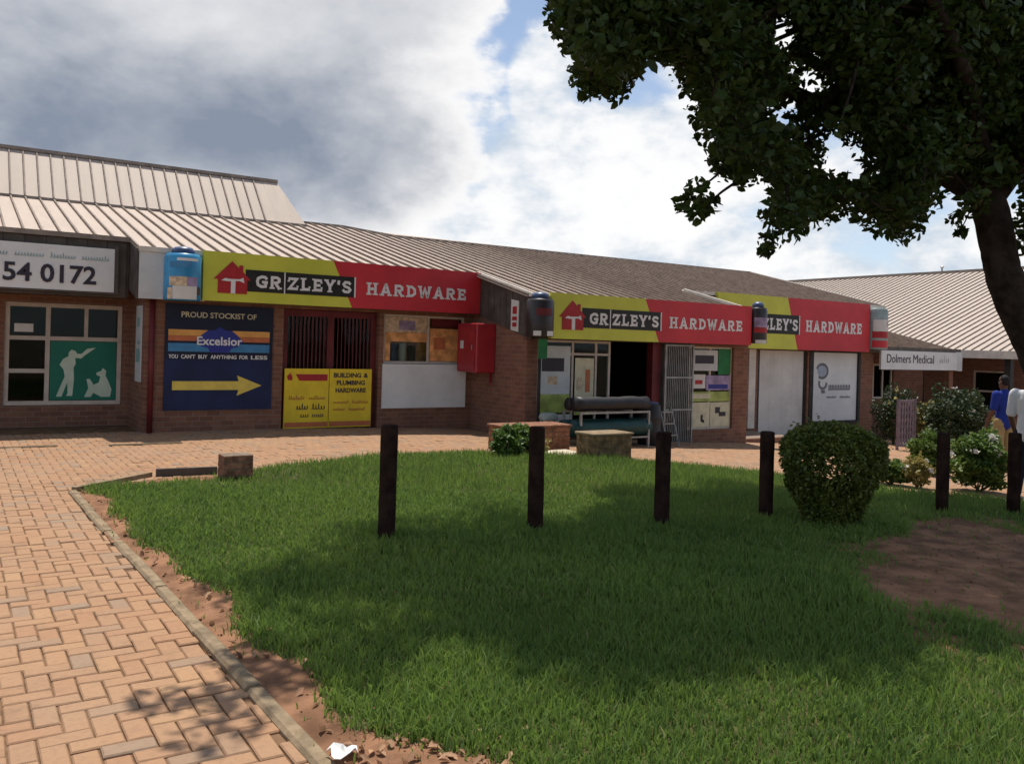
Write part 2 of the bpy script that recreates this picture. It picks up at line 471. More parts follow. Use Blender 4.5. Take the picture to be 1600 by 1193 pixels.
M = dict(
    ground=plain('dry ground', (0.20, 0.15, 0.10), 0.95, 0.3, 0.8, 0.3),
    sand=plain('joint sand', (0.165, 0.098, 0.056), 0.95, 0.35, 5, 0.3, 0.1),
    soil=plain('red soil', (0.215, 0.112, 0.064), 0.95, 0.45, 3.5, 0.6, 0.1),
    turf=plain('turf floor', (0.075, 0.070, 0.028), 0.95, 0.5, 2.5, 0.6, 0.1),
    paver=paver_mat(),
    kerb=plain('weathered concrete', (0.25, 0.185, 0.115), 0.9, 0.3, 9, 0.4, 0.2, dirt=0.6),
    concrete=plain('pale concrete', (0.55, 0.48, 0.36), 0.9, 0.2, 7, 0.3, dirt=0.4),
    brick=brick_wall('face brick'),
    brick_u=plain('single brick', (0.24, 0.115, 0.07), 0.9, 0.45, 14, 0.5, 0.2, dirt=0.5),
    brick_red=plain('red brick', (0.27, 0.125, 0.07), 0.9, 0.4, 12, 0.5, 0.2, dirt=0.4),
    brick_old=plain('mossy old brick', (0.20, 0.13, 0.065), 0.9, 0.5, 9, 0.5, 0.2, dirt=0.6),
    mortar=plain('mortar', (0.20, 0.155, 0.115), 0.95, 0.3, 8, 0.4, 0.1),
    roof=roof_mat('painted roof sheet', (0.48, 0.385, 0.315)),
    rib=plain('roof seam', (0.215, 0.165, 0.13), 0.7, 0.25, 4),
    roofcap=plain('roof cap', (0.26, 0.215, 0.18), 0.7, 0.2, 5),
    roof_w=roof_mat('wing roof sheet', (0.45, 0.375, 0.315)),
    cream=plain('cream trim', (0.68, 0.62, 0.54), 0.6, 0.12, 3, dirt=0.35),
    dark_fascia=plain('dark brown fascia', (0.085, 0.07, 0.058), 0.7, 0.3, 4, 0.1),
    dark_steel=plain('dark painted steel', (0.03, 0.026, 0.024), 0.6, 0.3, 6),
    white=plain('white board', (0.72, 0.72, 0.70), 0.6, 0.06, 2.0, dirt=0.18),
    offwhite=plain('off white board', (0.66, 0.63, 0.58), 0.65, 0.08, 2.0, dirt=0.25),
    paleframe=plain('cream window frame', (0.56, 0.47, 0.39), 0.55, 0.12, 5, dirt=0.25),
    grey_panel=plain('pale grey panel', (0.56, 0.57, 0.56), 0.6, 0.1, 2.5, dirt=0.25),
    yellow=plain('lime yellow panel', (0.60, 0.60, 0.07), 0.45, 0.08, 1.4, dirt=0.12),
    red=plain('red panel', (0.55, 0.035, 0.045), 0.45, 0.1, 1.4, dirt=0.12),
    logo_red=plain('logo red', (0.40, 0.025, 0.03), 0.5, 0.1, 4),
    black=plain('black print', (0.022, 0.021, 0.018), 0.5, 0.2, 5),
    letter=plain('white lettering', (0.74, 0.72, 0.70), 0.5, 0.05, 5),
    navy=plain('navy board', (0.009, 0.012, 0.034), 0.5, 0.2, 2),
    navy2=plain('deep blue board', (0.010, 0.019, 0.070), 0.5, 0.2, 2),
    royal=plain('royal blue', (0.03, 0.04, 0.24), 0.5, 0.15, 3),
    orange=plain('orange print', (0.72, 0.36, 0.09), 0.5, 0.12, 5),
    rust=plain('rust red print', (0.50, 0.15, 0.06), 0.5, 0.12, 5),
    sky_blue=plain('mid blue print', (0.06, 0.22, 0.42), 0.5, 0.12, 5),
    arrow=plain('arrow yellow', (0.74, 0.55, 0.10), 0.5, 0.1, 5),
    yel2=plain('yellow poster', (0.78, 0.56, 0.03), 0.5, 0.1, 3),
    green_poster=plain('green poster', (0.012, 0.165, 0.105), 0.5, 0.12, 2),
    silhouette=plain('pale green print', (0.58, 0.66, 0.52), 0.5, 0.08, 4),
    teal_ink=plain('teal ink', (0.20, 0.36, 0.34), 0.5, 0.1, 5),
    teal_pale=plain('pale teal ink', (0.36, 0.50, 0.48), 0.5, 0.1, 5),
    ink_grey=plain('grey ink', (0.16, 0.155, 0.17), 0.5, 0.15, 5),
    pale_blue=plain('pale blue print', (0.36, 0.42, 0.50), 0.5, 0.15, 5),
    ink=plain('dark ink', (0.035, 0.028, 0.04), 0.5, 0.1, 5),
    maroon=plain('maroon paint', (0.13, 0.018, 0.02), 0.5, 0.25, 3),
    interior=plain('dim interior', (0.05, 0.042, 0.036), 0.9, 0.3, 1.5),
    glass=glass_mat('window glass'),
    steel=plain('galvanised steel', (0.30, 0.30, 0.29), 0.45, 0.2, 6, metal=0.4),
    cabinet=plain('red enamel', (0.36, 0.02, 0.03), 0.4, 0.12, 4, spec=0.5),
    wood=plain('creosoted timber', (0.030, 0.017, 0.013), 0.95, 0.4, 8, 0.6, 0.04),
    bark=plain('rough bark', (0.035, 0.026, 0.021), 0.95, 0.5, 7, 0.9, 0.1),
    twig=plain('green twig', (0.09, 0.085, 0.04), 0.9, 0.3, 8),
    skin=plain('brown skin', (0.10, 0.05, 0.032), 0.55, 0.1, 10),
    hair=plain('black hair', (0.012, 0.010, 0.010), 0.8, 0.2, 30),
    shirt=plain('white cotton', (0.68, 0.69, 0.72), 0.9, 0.05, 8, 0.1),
    blueshirt=plain('blue cotton', (0.012, 0.03, 0.22), 0.9, 0.12, 8, 0.1),
    trousers=plain('black trousers', (0.014, 0.014, 0.018), 0.9, 0.2, 8, 0.1),
    khaki=plain('khaki trousers', (0.30, 0.22, 0.10), 0.9, 0.15, 8, 0.1),
    greenroll=plain('dark green sheeting', (0.008, 0.05, 0.045), 0.5, 0.3, 4, spec=0.4),
    blackroll=plain('black sheeting', (0.02, 0.018, 0.02), 0.5, 0.3, 4, spec=0.4),
    canblue=plain('blue tin', (0.035, 0.27, 0.50), 0.35, 0.2, 3, spec=0.5),
    canlid=plain('dark blue lid', (0.05, 0.08, 0.17), 0.4, 0.2, 5, spec=0.5),
    canblack=plain('black tin', (0.028, 0.02, 0.02), 0.4, 0.25, 5, spec=0.5),
    cangrey=plain('grey green tin', (0.28, 0.34, 0.32), 0.45, 0.15, 4, spec=0.4),
    tan=plain('tan print', (0.60, 0.45, 0.30), 0.5, 0.3, 12),
    poster_orange=plain('orange display board', (0.80, 0.36, 0.13), 0.5, 0.35, 6),
    poster_cream=plain('cream poster', (0.62, 0.56, 0.38), 0.5, 0.15, 5),
    poster_lime=plain('lime poster', (0.36, 0.42, 0.10), 0.5, 0.3, 4),
    poster_green=plain('green banner', (0.01, 0.16, 0.04), 0.5, 0.2, 4),
    poster_mauve=plain('mauve banner', (0.32, 0.24, 0.36), 0.5, 0.35, 5),
    paper=plain('white paper', (0.82, 0.80, 0.76), 0.8, 0.05, 6),
    lattice=plain('mauve grey lattice', (0.20, 0.15, 0.17), 0.7, 0.2, 8),
    dryleaf=leaf_mat('dry leaf', (0.16, 0.075, 0.04), (0.50, 0.30, 0.17), 0.8, 0.1, 6),
    grass=leaf_mat('grass blade', (0.042, 0.098, 0.020), (0.185, 0.275, 0.052), 0.6, 0.34, 0.9, straw=(0.34, 0.29, 0.12)),
    leaf=leaf_mat('tree leaf', (0.016, 0.030, 0.007), (0.050, 0.082, 0.014), 0.5, 0.20, 0.8, 0.2),
    hedge=leaf_mat('clipped hedge leaf', (0.034, 0.058, 0.010), (0.135, 0.160, 0.022), 0.5, 0.15, 3),
    shrub=leaf_mat('shrub leaf', (0.035, 0.075, 0.016), (0.13, 0.20, 0.035), 0.5, 0.25, 2),
    shrub_dk=leaf_mat('dark shrub leaf', (0.014, 0.030, 0.010), (0.045, 0.070, 0.020), 0.5, 0.15, 2),
    dryshrub=leaf_mat('yellow foliage', (0.16, 0.14, 0.04), (0.36, 0.30, 0.09), 0.6, 0.2, 3),
    petal=leaf_mat('white petal', (0.60, 0.56, 0.50), (0.80, 0.76, 0.68), 0.6, 0.2, 4),
    petal_y=leaf_mat('yellow petal', (0.62, 0.50, 0.16), (0.78, 0.68, 0.34), 0.6, 0.2, 4),
)
M['brick_p'] = M['brick_red']

# ------------------------------------------------------------------ ground, paving, kerb, lawn
KW0, KW1 = 3.09, 9.6
def kerb_u(w): return 1.19 + (w - KW0) * (1.02 - 1.19) / (KW1 - KW0)


gu = np.array([-900, -300, -80, -30, -12, -6, 0] + list(np.arange(2, 33, 1.0)) + [45, 90, 300, 900], float)
gw = np.array([-900, -200, -40, -10, 0, 10, 20, 40, 90, 300, 900], float)
GU, GW = np.meshgrid(gu, gw, indexing='ij')
V = np.stack([GU, GW, gz(GU) - 0.045], -1).reshape(-1, 3)
nw = len(gw)
Fc = [(i * nw + j, (i + 1) * nw + j, (i + 1) * nw + j + 1, i * nw + j + 1) for i in range(len(gu) - 1) for j in range(nw - 1)]
np_mesh('ground', V, Fc, M['ground'], kind='structure')

# lawn outline (u, w), traced on the ground
LAWN = [(kerb_u(-2) - .01, -2.0), (kerb_u(3) - .01, 3.0), (kerb_u(9.4) - .01, 9.4), (1.18, 9.70), (1.95, 10.2), (2.75, 10.2), (3.5, 10.6), (5.2, 11.1), (6.9, 11.05),
        (7.9, 10.3), (8.9, 9.75), (9.9, 8.6), (10.3, 7.2), (10.8, 6.45), (11.6, 5.75), (12.6, 5.0), (14, 3.6), (15, 0), (15, -2)]


def inpoly(px, py, poly):
    px = np.asarray(px); py = np.asarray(py); ins = np.zeros(px.shape, bool)
    n = len(poly); j = n - 1
    for i in range(n):
        xi, yi = poly[i]; xj, yj = poly[j]
        c = ((yi > py) != (yj > py)) & (px < (xj - xi) * (py - yi) / ((yj - yi) if yj != yi else 1e-9) + xi)
        ins ^= c; j = i
    return ins


def edge_dist(px, py, poly):
    d = np.full(np.shape(px), 1e9); n = len(poly)
    for i in range(n):
        a = np.array(poly[i]); b = np.array(poly[(i + 1) % n]); ab = b - a
        t = np.clip(((px - a[0]) * ab[0] + (py - a[1]) * ab[1]) / (ab @ ab), 0, 1)
        d = np.minimum(d, np.hypot(px - a[0] - t * ab[0], py - a[1] - t * ab[1]))
    return d


# paving bed and pavers (90 degree herringbone of 200 x 100 bricks)
paving = empty('paving', (0, 0, 0), kind='structure')
PU, PW = 0.202, 0.101
cells = []
for r in range(-12, 158):
    for c in range(-62, 262):
        k = (c + r) % 4
        if k == 0: cells.append((c * PW, r * PW, 2 * PW, PW))
        elif k == 2: cells.append((c * PW, r * PW, PW, 2 * PW))
cells = np.array(cells)
cc = cells[:, :2] + cells[:, 2:] / 2
keep = (~inpoly(cc[:, 0], cc[:, 1], [(p[0] + .05 if p[1] < 9.6 else p[0], p[1]) for p in LAWN]))
cx_, cy_, cF = to_px(np.column_stack([cc, gz(cc[:, 0])]))
keep &= (cF > 0.8) & (cx_ > -900) & (cx_ < 2300) & (cc[:, 1] < 15.4) & ~((cc[:, 0] > kerb_u(cc[:, 1])) & (cc[:, 1] < 9.0) & (cc[:, 0] < 9))
cells = cells[keep]; cc = cc[keep]; cx_ = cx_[keep]; cy_ = cy_[keep]; cF = cF[keep]
order = np.argsort(cF + np.where((cx_ > -5) & (cx_ < 1605) & (cy_ < 1200), 0, 1000))
ind = np.zeros(len(cells), bool); ind[order[:300]] = True
GAP = 0.0035


def paver_mesh(lu, lw):
    b = MB(); e = 0.006; x, y = lu / 2 - GAP, lw / 2 - GAP
    vs = [(-x, -y, -0.05), (x, -y, -0.05), (x, y, -0.05), (-x, y, -0.05), (-x, -y, -e), (x, -y, -e), (x, y, -e), (-x, y, -e), (-x + e, -y + e, 0), (x - e, -y + e, 0), (x - e, y - e, 0), (-x + e, y - e, 0)]
    fs = [(0, 1, 5, 4), (1, 2, 6, 5), (2, 3, 7, 6), (3, 0, 4, 7), (4, 5, 9, 8), (5, 6, 10, 9), (6, 7, 11, 10), (7, 4, 8, 11), (8, 9, 10, 11)]
    b.add(vs, fs); return b, np.array(vs), fs


bh, vh, fh = paver_mesh(2 * PW, PW); bv, vv, fv = paver_mesh(PW, 2 * PW)
MH = mesh_of(bh, 'paver_flat', M['paver']); MV = mesh_of(bv, 'paver_turned', M['paver'])
jz = RNG.normal(0, 0.0022, len(cells)) + 0.0025 * np.sin(cc[:, 0] * 1.9 + cc[:, 1] * 0.7) * np.sin(cc[:, 1] * 1.3); jt = RNG.normal(0, 0.013, (len(cells), 2))
for i in np.where(ind)[0]:
    o = place('paver', MH if cells[i, 2] > cells[i, 3] else MV, (cc[i, 0], cc[i, 1], gz(cc[i, 0]) + jz[i]), paving, (jt[i, 0], jt[i, 1], random.gauss(0, 0.008)))
VV, FF, RR = [], [], []
base = 0
for i in np.where(~ind)[0]:
    v = (vh if cells[i, 2] > cells[i, 3] else vv)
    far = cF[i] > 9
    p = v.copy(); p[:, 2] += p[:, 0] * jt[i, 1] - p[:, 1] * jt[i, 0] + jz[i]
    p[:, 0] += cc[i, 0]; p[:, 1] += cc[i, 1]; p[:, 2] += gz(p[:, 0])
    VV.append(p); FF += [tuple(base + q for q in f) for f in (fh if not far else fh[4:])]; base += len(p)
    RR += [random.random()] * (9 if not far else 5)
np_mesh('paver_field', np.vstack(VV), FF, M['paver'], paving, attr=RR, kind='stuff')
# sand bed under the joints, following the ground
bu = np.linspace(-8, 30, 77); bw_ = np.array([-4, 4, 10, 16.5])
BU, BW = np.meshgrid(bu, bw_, indexing='ij')
V = np.stack([BU, BW, gz(BU) - 0.0095], -1).reshape(-1, 3)
Fc = [(i * 4 + j, (i + 1) * 4 + j, (i + 1) * 4 + j + 1, i * 4 + j + 1) for i in range(len(bu) - 1) for j in range(3)]
np_mesh('sand_bed', V, Fc, M['sand'], paving)

# lawn floor: gridded sheet of soil, clipped to the outline
BARE = np.array([ground_at(1530, 890)[:2]])


def wavy(u, w):
    return (np.sin(u * 1.7 + 1.3 * np.sin(w * 1.1)) + np.sin(w * 2.3 + 1.7 * np.sin(u * 0.9 + 1)) + 0.6 * np.sin(u * 4.1 - w * 3.3) + 0.4 * np.sin(u * 9.1 + w * 7.7)) / 3.0


def bare(u, w):
    """0 full grass .. 1 bare soil: the worn patch under the tree and the strip by the kerb"""
    p = ((u - 7.0) * 0.85 + (w - 3.55) * 0.5) / 2.5; q = (-(u - 7.0) * 0.5 + (w - 3.55) * 0.85) / 0.98
    a = np.clip((1.15 - np.hypot(p, q) + 0.28 * wavy(u * 2, w * 2)) * 3.2, 0, 1)
    ks = (u - kerb_u(w) - 0.055) - np.clip(0.06 + 0.04 * np.sin(w * 2.3 + 0.6) + 0.05 * np.sin(w * 5.1) + 0.40 * np.exp(-((w - 2.45) / 0.5) ** 2) + 0.10 * np.exp(-((w - 5.0) / 0.8) ** 2) + 0.06 * np.exp(-((w - 3.8) / 0.5) ** 2), 0.01, 1)
    b = np.clip(1 - ks / 0.10, 0, 1)
    ed = edge_dist(u, w, LAWN)
    c = np.clip((0.75 - np.hypot((u - 1.9) / 1.1, (w - 9.95) / 0.5) + 0.25 * wavy(u * 3, w * 3)) * 4, 0, 1)
    return np.maximum(np.maximum(a, b), c)


su = np.arange(0.9, 15.01, 0.07); sw = np.arange(0.0, 11.4, 0.07)
SU, SW = np.meshgrid(su, sw, indexing='ij')
ed = edge_dist(SU, SW, LAWN)
SZ = gz(SU) + 0.004 + 0.028 * np.clip(ed / 0.25, 0, 1) + 0.010 * wavy(SU * 1.5, SW * 1.5) + RNG.normal(0, 0.004, SU.shape)
V = np.stack([SU, SW, SZ], -1).reshape(-1, 3)
n2_ = len(sw)
I, J = np.meshgrid(np.arange(len(su) - 1), np.arange(n2_ - 1), indexing='ij')
cu_, cw_ = su[I] + 0.035, sw[J] + 0.035
ok = inpoly(cu_, cw_, LAWN)
q = (I * n2_ + J)[ok]
Fq = np.stack([q, q + n2_, q + n2_ + 1, q + 1], -1)
lawn = np_mesh('lawn_soil', V, Fq, M['soil'], kind='structure')
lawn.data.materials.append(M['turf'])
bv_ = bare(cu_[ok], cw_[ok])
lawn.data.polygons.foreach_set('material_index', (bv_ < 0.35).astype(np.int32))
lawn.data.polygons.foreach_set('use_smooth', np.ones(len(bv_), bool))


def lawn_z(u, w):
    e_ = edge_dist(u, w, LAWN)
    return gz(u) + 0.004 + 0.028 * np.clip(e_ / 0.25, 0, 1) + 0.010 * wavy(u * 1.5, w * 1.5)


# grass blades
def grass(n, f0, f1, h0, h1, wd, segs):
    F = np.sqrt(RNG.uniform(f0 ** 2, f1 ** 2, n)); th = RNG.uniform(-0.72, 0.72, n)
    fx, rx = F, F * np.tan(th)
    u = rx * math.sin(AF) + fx * math.cos(AF); w = -rx * math.cos(AF) + fx * math.sin(AF)
    ok = inpoly(u, w, LAWN)
    u, w = u[ok], w[ok]
    b = bare(u, w)
    ok = RNG.random(len(u)) > np.maximum(b * 0.985, 0.6 * np.clip(wavy(u * 2.6 + 5, w * 2.6) * 1.8 - 0.95, 0, 1))
    u, w, b = u[ok], w[ok], b[ok]
    n = len(u)
    h = RNG.uniform(h0, h1, n) * (1 + 0.38 * wavy(u * 1.1, w * 1.1)) * (1 - 0.5 * b)
    z = lawn_z(u, w) - 0.01
    a = RNG.uniform(0, 2 * np.pi, n); lean = RNG.uniform(0.1, 0.95, n); la = RNG.uniform(0, 2 * np.pi, n)
    wv = np.stack([np.cos(a), np.sin(a), np.zeros(n)], -1) * (wd * RNG.uniform(0.6, 1.3, n))[:, None]
    ld = np.stack([np.cos(la), np.sin(la), np.zeros(n)], -1)
    B = np.stack([u, w, z], -1)
    up = np.array([0, 0, 1.0])
    mid = B + up * (h * 0.55)[:, None] + ld * (h * lean * 0.22)[:, None]
    tip = B + up * (h * (1 - 0.25 * lean))[:, None] + ld * (h * lean * 0.75)[:, None]
    rnd = np.clip(RNG.beta(2, 2.2, n) + 0.28 * wavy(u * 0.8 + 3, w * 0.8), 0, 1)
    if segs == 2:
        V = np.stack([B - wv, B + wv, mid + wv * 0.85, mid - wv * 0.85, tip], 1).reshape(-1, 3)
        k = np.arange(n) * 5
        T = np.concatenate([np.stack([k, k + 1, k + 2], -1), np.stack([k, k + 2, k + 3], -1), np.stack([k + 3, k + 2, k + 4], -1)])
        return V, T, np.tile(rnd, 3)
    V = np.stack([B - wv, B + wv, tip], 1).reshape(-1, 3); k = np.arange(n) * 3
    return V, np.stack([k, k + 1, k + 2], -1), rnd


parts_ = [grass(105000, 2.2, 5.2, 0.045, 0.105, 0.0042, 2), grass(150000, 5.2, 9.0, 0.05, 0.115, 0.0055, 2), grass(200000, 9.0, 16.0, 0.05, 0.12, 0.0085, 1)]
VV, TT, RR = [], [], []; base = 0
for v, t_, r_ in parts_:
    VV.append(v); TT.append(t_ + base); RR.append(r_); base += len(v)
np_mesh('grass', np.vstack(VV), np.vstack(TT), M['grass'], attr=np.concatenate(RR), label='short green lawn grass growing around the timber posts', cat='grass', kind='stuff')

# kerb stones along the path and edging at the back of the lawn
kerb = empty('kerb', (1.1, 5, 0), kind='structure')
w = 0.2
rk = random.Random(3)
while w < 9.55:
    L = 0.92
    w2 = min(w + L, 9.62)
    if not (5.35 < w + L / 2 < 6.15):
        a, b_ = kerb_u(w), kerb_u(w2); dzr = rk.uniform(-0.008, 0.008); sk = rk.uniform(-0.006, 0.006)
        mb = MB()
        t_ = 0.026 + dzr
        mb.prism([(a - 0.035 + sk, w + 0.006, -0.08), (a + 0.045 + sk, w + 0.006, -0.08), (a + 0.045 + sk, w + 0.006, t_ - 0.012), (a + 0.03 + sk, w + 0.006, t_), (a - 0.02 + sk, w + 0.006, t_), (a - 0.035 + sk, w + 0.006, t_ - 0.015)], (b_ - a, w2 - w - 0.012, rk.uniform(-0.005, 0.005)))
        mb.build('kerb_stone', M['kerb'], kerb)
    w = w2
for p0, p1, hh, mt in (((1.06, 9.64), (1.92, 10.38), 0.05, M['kerb']), ((1.95, 10.36), (2.62, 10.30), 0.085, M['dark_fascia'])):  # second run: shadow on the brick edging put into its dark colour
    d = np.subtract(p1, p0); L = np.hypot(*d); d = d / L; nrm = np.array([-d[1], d[0]]) * 0.06
    k = max(1, int(L / 0.5))
    for i in range(k):
        a = np.add(p0, d * (L * i / k + 0.004)); b_ = np.add(p0, d * (L * (i + 1) / k - 0.004))
        mb = MB(); mb.prism([(a[0], a[1], -0.05), (a[0] + nrm[0], a[1] + nrm[1], -0.05), (a[0] + nrm[0], a[1] + nrm[1], hh), (a[0], a[1], hh)], (b_[0] - a[0], b_[1] - a[1], 0))
        mb.build('kerb_stone', mt, kerb)

# drainage channels let into the paving
for (u0, u1, w0, lab) in ((-0.4, 1.25, 13.6, 'long shallow drain channel across the paving beside the clinic window'), (1.9, 2.9, 13.45, 'short dark drain slot in the paving before the brick pier')):
    dr = empty('drain_channel', ((u0 + u1) / 2, w0, 0), lab, 'drain')
    mb = MB(); mb.box((u0, w0, 0.004), (u1, w0 + 0.03, 0.012)); mb.box((u0, w0 + 0.10, 0.004), (u1, w0 + 0.13, 0.012)); mb.build('rim', M['kerb'], dr)
    mb = MB(); mb.box((u0, w0 + 0.032, 0.003), (u1, w0 + 0.098, 0.006)); mb.build('slot', M['dark_steel'], dr)

# ------------------------------------------------------------------ buildings
def wall_mb(mb, axis, c, thick, a0, a1, z0, z1, holes=()):
    """wall slab with rectangular holes. axis 'u': runs along u at w=c (front face at c, thickness to +w);
    axis 'w': runs along w at u=c (face at c, thickness to +u). holes: (a0, a1, z0, z1)"""
    As = sorted({a0, a1} | {min(max(h[0], a0), a1) for h in holes} | {min(max(h[1], a0), a1) for h in holes})
    Zs = sorted({z0, z1} | {min(max(h[2], z0), z1) for h in holes} | {min(max(h[3], z0), z1) for h in holes})
    def solid(i, j):
        if i < 0 or j < 0 or i >= len(As) - 1 or j >= len(Zs) - 1: return False
        a = (As[i] + As[i + 1]) / 2; z = (Zs[j] + Zs[j + 1]) / 2
        return not any(h[0] < a < h[1] and h[2] < z < h[3] for h in holes)
    P = (lambda a, t, z: (a, c + t, z)) if axis == 'u' else (lambda a, t, z: (c + t, a, z))
    for i in range(len(As) - 1):
        for j in range(len(Zs) - 1):
            if not solid(i, j): continue
            p, q, r, s = As[i], As[i + 1], Zs[j], Zs[j + 1]
            mb.add([P(p, 0, r), P(q, 0, r), P(q, 0, s), P(p, 0, s)], [(0, 1, 2, 3)])
            mb.add([P(p, thick, r), P(q, thick, r), P(q, thick, s), P(p, thick, s)], [(3, 2, 1, 0)])
            if not solid(i - 1, j): mb.add([P(p, 0, r), P(p, thick, r), P(p, thick, s), P(p, 0, s)], [(0, 1, 2, 3)])
            if not solid(i + 1, j): mb.add([P(q, 0, r), P(q, thick, r), P(q, thick, s), P(q, 0, s)], [(0, 1, 2, 3)])
            if not solid(i, j - 1): mb.add([P(p, 0, r), P(q, 0, r), P(q, thick, r), P(p, thick, r)], [(0, 1, 2, 3)])
            if not solid(i, j + 1): mb.add([P(p, 0, s), P(q, 0, s), P(q, thick, s), P(p, thick, s)], [(0, 1, 2, 3)])
    return mb


RS = 0.25                                    # roof slope
EAVE1, EZ = 15.0, 3.03
def roof_z(w): return EZ + RS * (w - EAVE1)


mall = empty('shopping_centre', (8.0, 15.3, 0), 'long low brick shopping centre with ribbed metal roof and stepped shop bays', 'building')

# walls -- clinic bay (w 16.6), bay one (w 15.15), bay two (w 13.15), bay three (w 15.15)
B1, B2, B3, BC = 15.15, 13.15, 15.15, 16.6
WIN_C = (0.69, 2.5, 0.36, 2.11)
mb = MB()
wall_mb(mb, 'u', BC, 0.22, -6, 2.62, -0.3, 3.2, [WIN_C, (-4.6, -1.2, 0.4, 2.1)])
wall_mb(mb, 'w', 2.62, 0.23, B1 + 0.002, BC + 0.22, -0.3, 3.0)
wall_mb(mb, 'u', B1, 0.22, 2.85, 8.86, -0.3, 2.95, [(4.94, 6.80, -0.3, 2.16), (6.90, 8.70, 1.19, 2.15)])
mb.build('wall', M['brick'], mall)
mb = MB()
wall_mb(mb, 'w', 8.86, 0.23, B2, B1, -0.6, 2.48)
wall_mb(mb, 'u', B2, 0.22, 9.09, 14.82, -0.9, 2.45, [(9.12, 10.92, -0.14, 1.74), (10.92, 13.05, -0.9, 1.74), (13.05, 14.36, -0.08, 1.70)])
wall_mb(mb, 'w', 14.60, 0.22, B2 + 0.22, B3, -0.9, 2.42)
mb.build('wall', M['brick'], mall)
mb = MB()
wall_mb(mb, 'u', B3, 0.22, 14.82, 22.35, -1.3, 2.95, [(17.45, 19.42, -1.3, 1.68), (19.64, 21.66, -0.26, 1.68)])
mb.prism([(22.13, B3 + 0.222, -1.3), (22.13, 21.0, -1.3), (22.13, 21.0, 3.9), (22.13, 20.0, 4.15), (22.13, B3 + 0.222, 2.95)], (0.22, 0, 0))
mb.build('wall', M['brick'], mall)
# dim rooms behind the glass
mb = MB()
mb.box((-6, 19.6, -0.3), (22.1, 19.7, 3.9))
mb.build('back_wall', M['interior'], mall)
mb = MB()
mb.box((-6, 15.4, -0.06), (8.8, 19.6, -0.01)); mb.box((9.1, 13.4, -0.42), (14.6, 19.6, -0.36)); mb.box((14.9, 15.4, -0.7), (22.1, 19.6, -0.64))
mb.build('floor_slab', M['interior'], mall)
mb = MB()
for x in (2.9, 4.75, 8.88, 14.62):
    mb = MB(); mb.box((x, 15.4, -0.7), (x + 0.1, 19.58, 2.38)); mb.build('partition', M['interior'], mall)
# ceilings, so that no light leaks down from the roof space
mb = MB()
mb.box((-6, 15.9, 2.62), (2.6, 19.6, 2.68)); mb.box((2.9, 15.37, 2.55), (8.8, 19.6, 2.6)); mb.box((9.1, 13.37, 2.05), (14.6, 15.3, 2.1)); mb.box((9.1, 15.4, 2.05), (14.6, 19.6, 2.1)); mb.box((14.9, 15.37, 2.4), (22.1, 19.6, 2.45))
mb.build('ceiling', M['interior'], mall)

# roof of narrow sheets, each with its raised seam
roof = empty('roof', (8, 18, 3)); roof.parent = mall; roof.location = Vector((8, 18, 3)) - Vector(mall.location)
SP = 0.262


def sheet_mesh(w0, z0, w1, z1, width=SP, name='roof_panel', mats=None, along='w', split=True):
    """one sheet, seam on its left edge, local origin at its lower left corner"""
    dw, dz_ = w1 - w0, z1 - z0
    prof = [(0, 0), (0.004, 0.044), (0.032, 0.044), (0.036, 0.002), (width - 0.001, 0.002), (width - 0.001, -0.02), (0, -0.02)]
    mb_ = MB(); n = len(prof)
    A = [(x, 0, z) for x, z in prof]; B = [(x, dw, z + dz_) for x, z in prof]
    if along == 'u': A = [(0, x, z) for x, z in prof]; B = [(dw, x, z + dz_) for x, z in prof]
    for i in range(n):
        j = (i + 1) % n
        mb_.add([A[i], A[j], B[j], B[i]], [(0, 1, 2, 3)], 1 if i < 3 else 0)
    mb_.add(A, [tuple(range(n))], 0); mb_.add(B, [tuple(range(n - 1, -1, -1))], 0)
    return mesh_of(mb_, name, mats or [M['roof'], M['rib']])


def ridge_w(u):
    if u < 8.3: return 21.0
    if u < 9.3: return 21.0 - (u - 8.3) * 1.0
    return 20.0


UPX0, UPX1 = -7.0, 7.0
cache = {}
u = -7.0
while u < 22.45:
    um = u + SP / 2
    ew = 15.72 if um < 2.45 else (14.97 if um < 8.84 else (12.95 if um < 14.55 else 14.97))
    rw = 20.3 if um < UPX1 else ridge_w(um)
    k = (ew, round(rw, 2))
    if k not in cache: cache[k] = sheet_mesh(ew, roof_z(ew), rw, roof_z(rw))
    o = bpy.data.objects.new('roof_panel', cache[k]); COL.objects.link(o)
    o.parent = roof; o.location = Vector((u, ew, roof_z(ew))) - Vector((8, 18, 3))
    u += SP
WORLD_LOC[roof.name] = Vector((8, 18, 3))
# upper steep roof with its own sheets
upper = empty('upper_roof', (0, 21, 4.3)); upper.parent = mall; upper.location = Vector((0, 21, 4.3)) - Vector(mall.location); WORLD_LOC[upper.name] = Vector((0, 21, 4.3))
UZ0, UZ1, UW0, UW1 = roof_z(20.3) + 0.03, 5.56, 20.3, 21.5
ms = sheet_mesh(UW0, UZ0, UW1, UZ1)
u = UPX0
while u < 6.35:
    o = bpy.data.objects.new('roof_panel', ms); COL.objects.link(o); o.parent = upper
    o.location = Vector((u, UW0, UZ0)) - Vector((0, 21, 4.3)); u += SP
mb = MB(); uE = u
mb.prism([(uE, UW0 - 0.01, UZ0 - 0.02), (7.12, UW0 - 0.01, UZ0 - 0.02), (6.72, UW1, UZ1 + 0.01), (uE, UW1, UZ1 + 0.01)], (0, 0.02, -0.03)); mb.build('end_flashing', M['roof'], upper)
mb = MB(); mb.box((UPX0, UW1 - 0.06, UZ1 - 0.02), (6.74, UW1 + 0.12, UZ1 + 0.055)); mb.build('ridge_cap', M['roofcap'], upper)
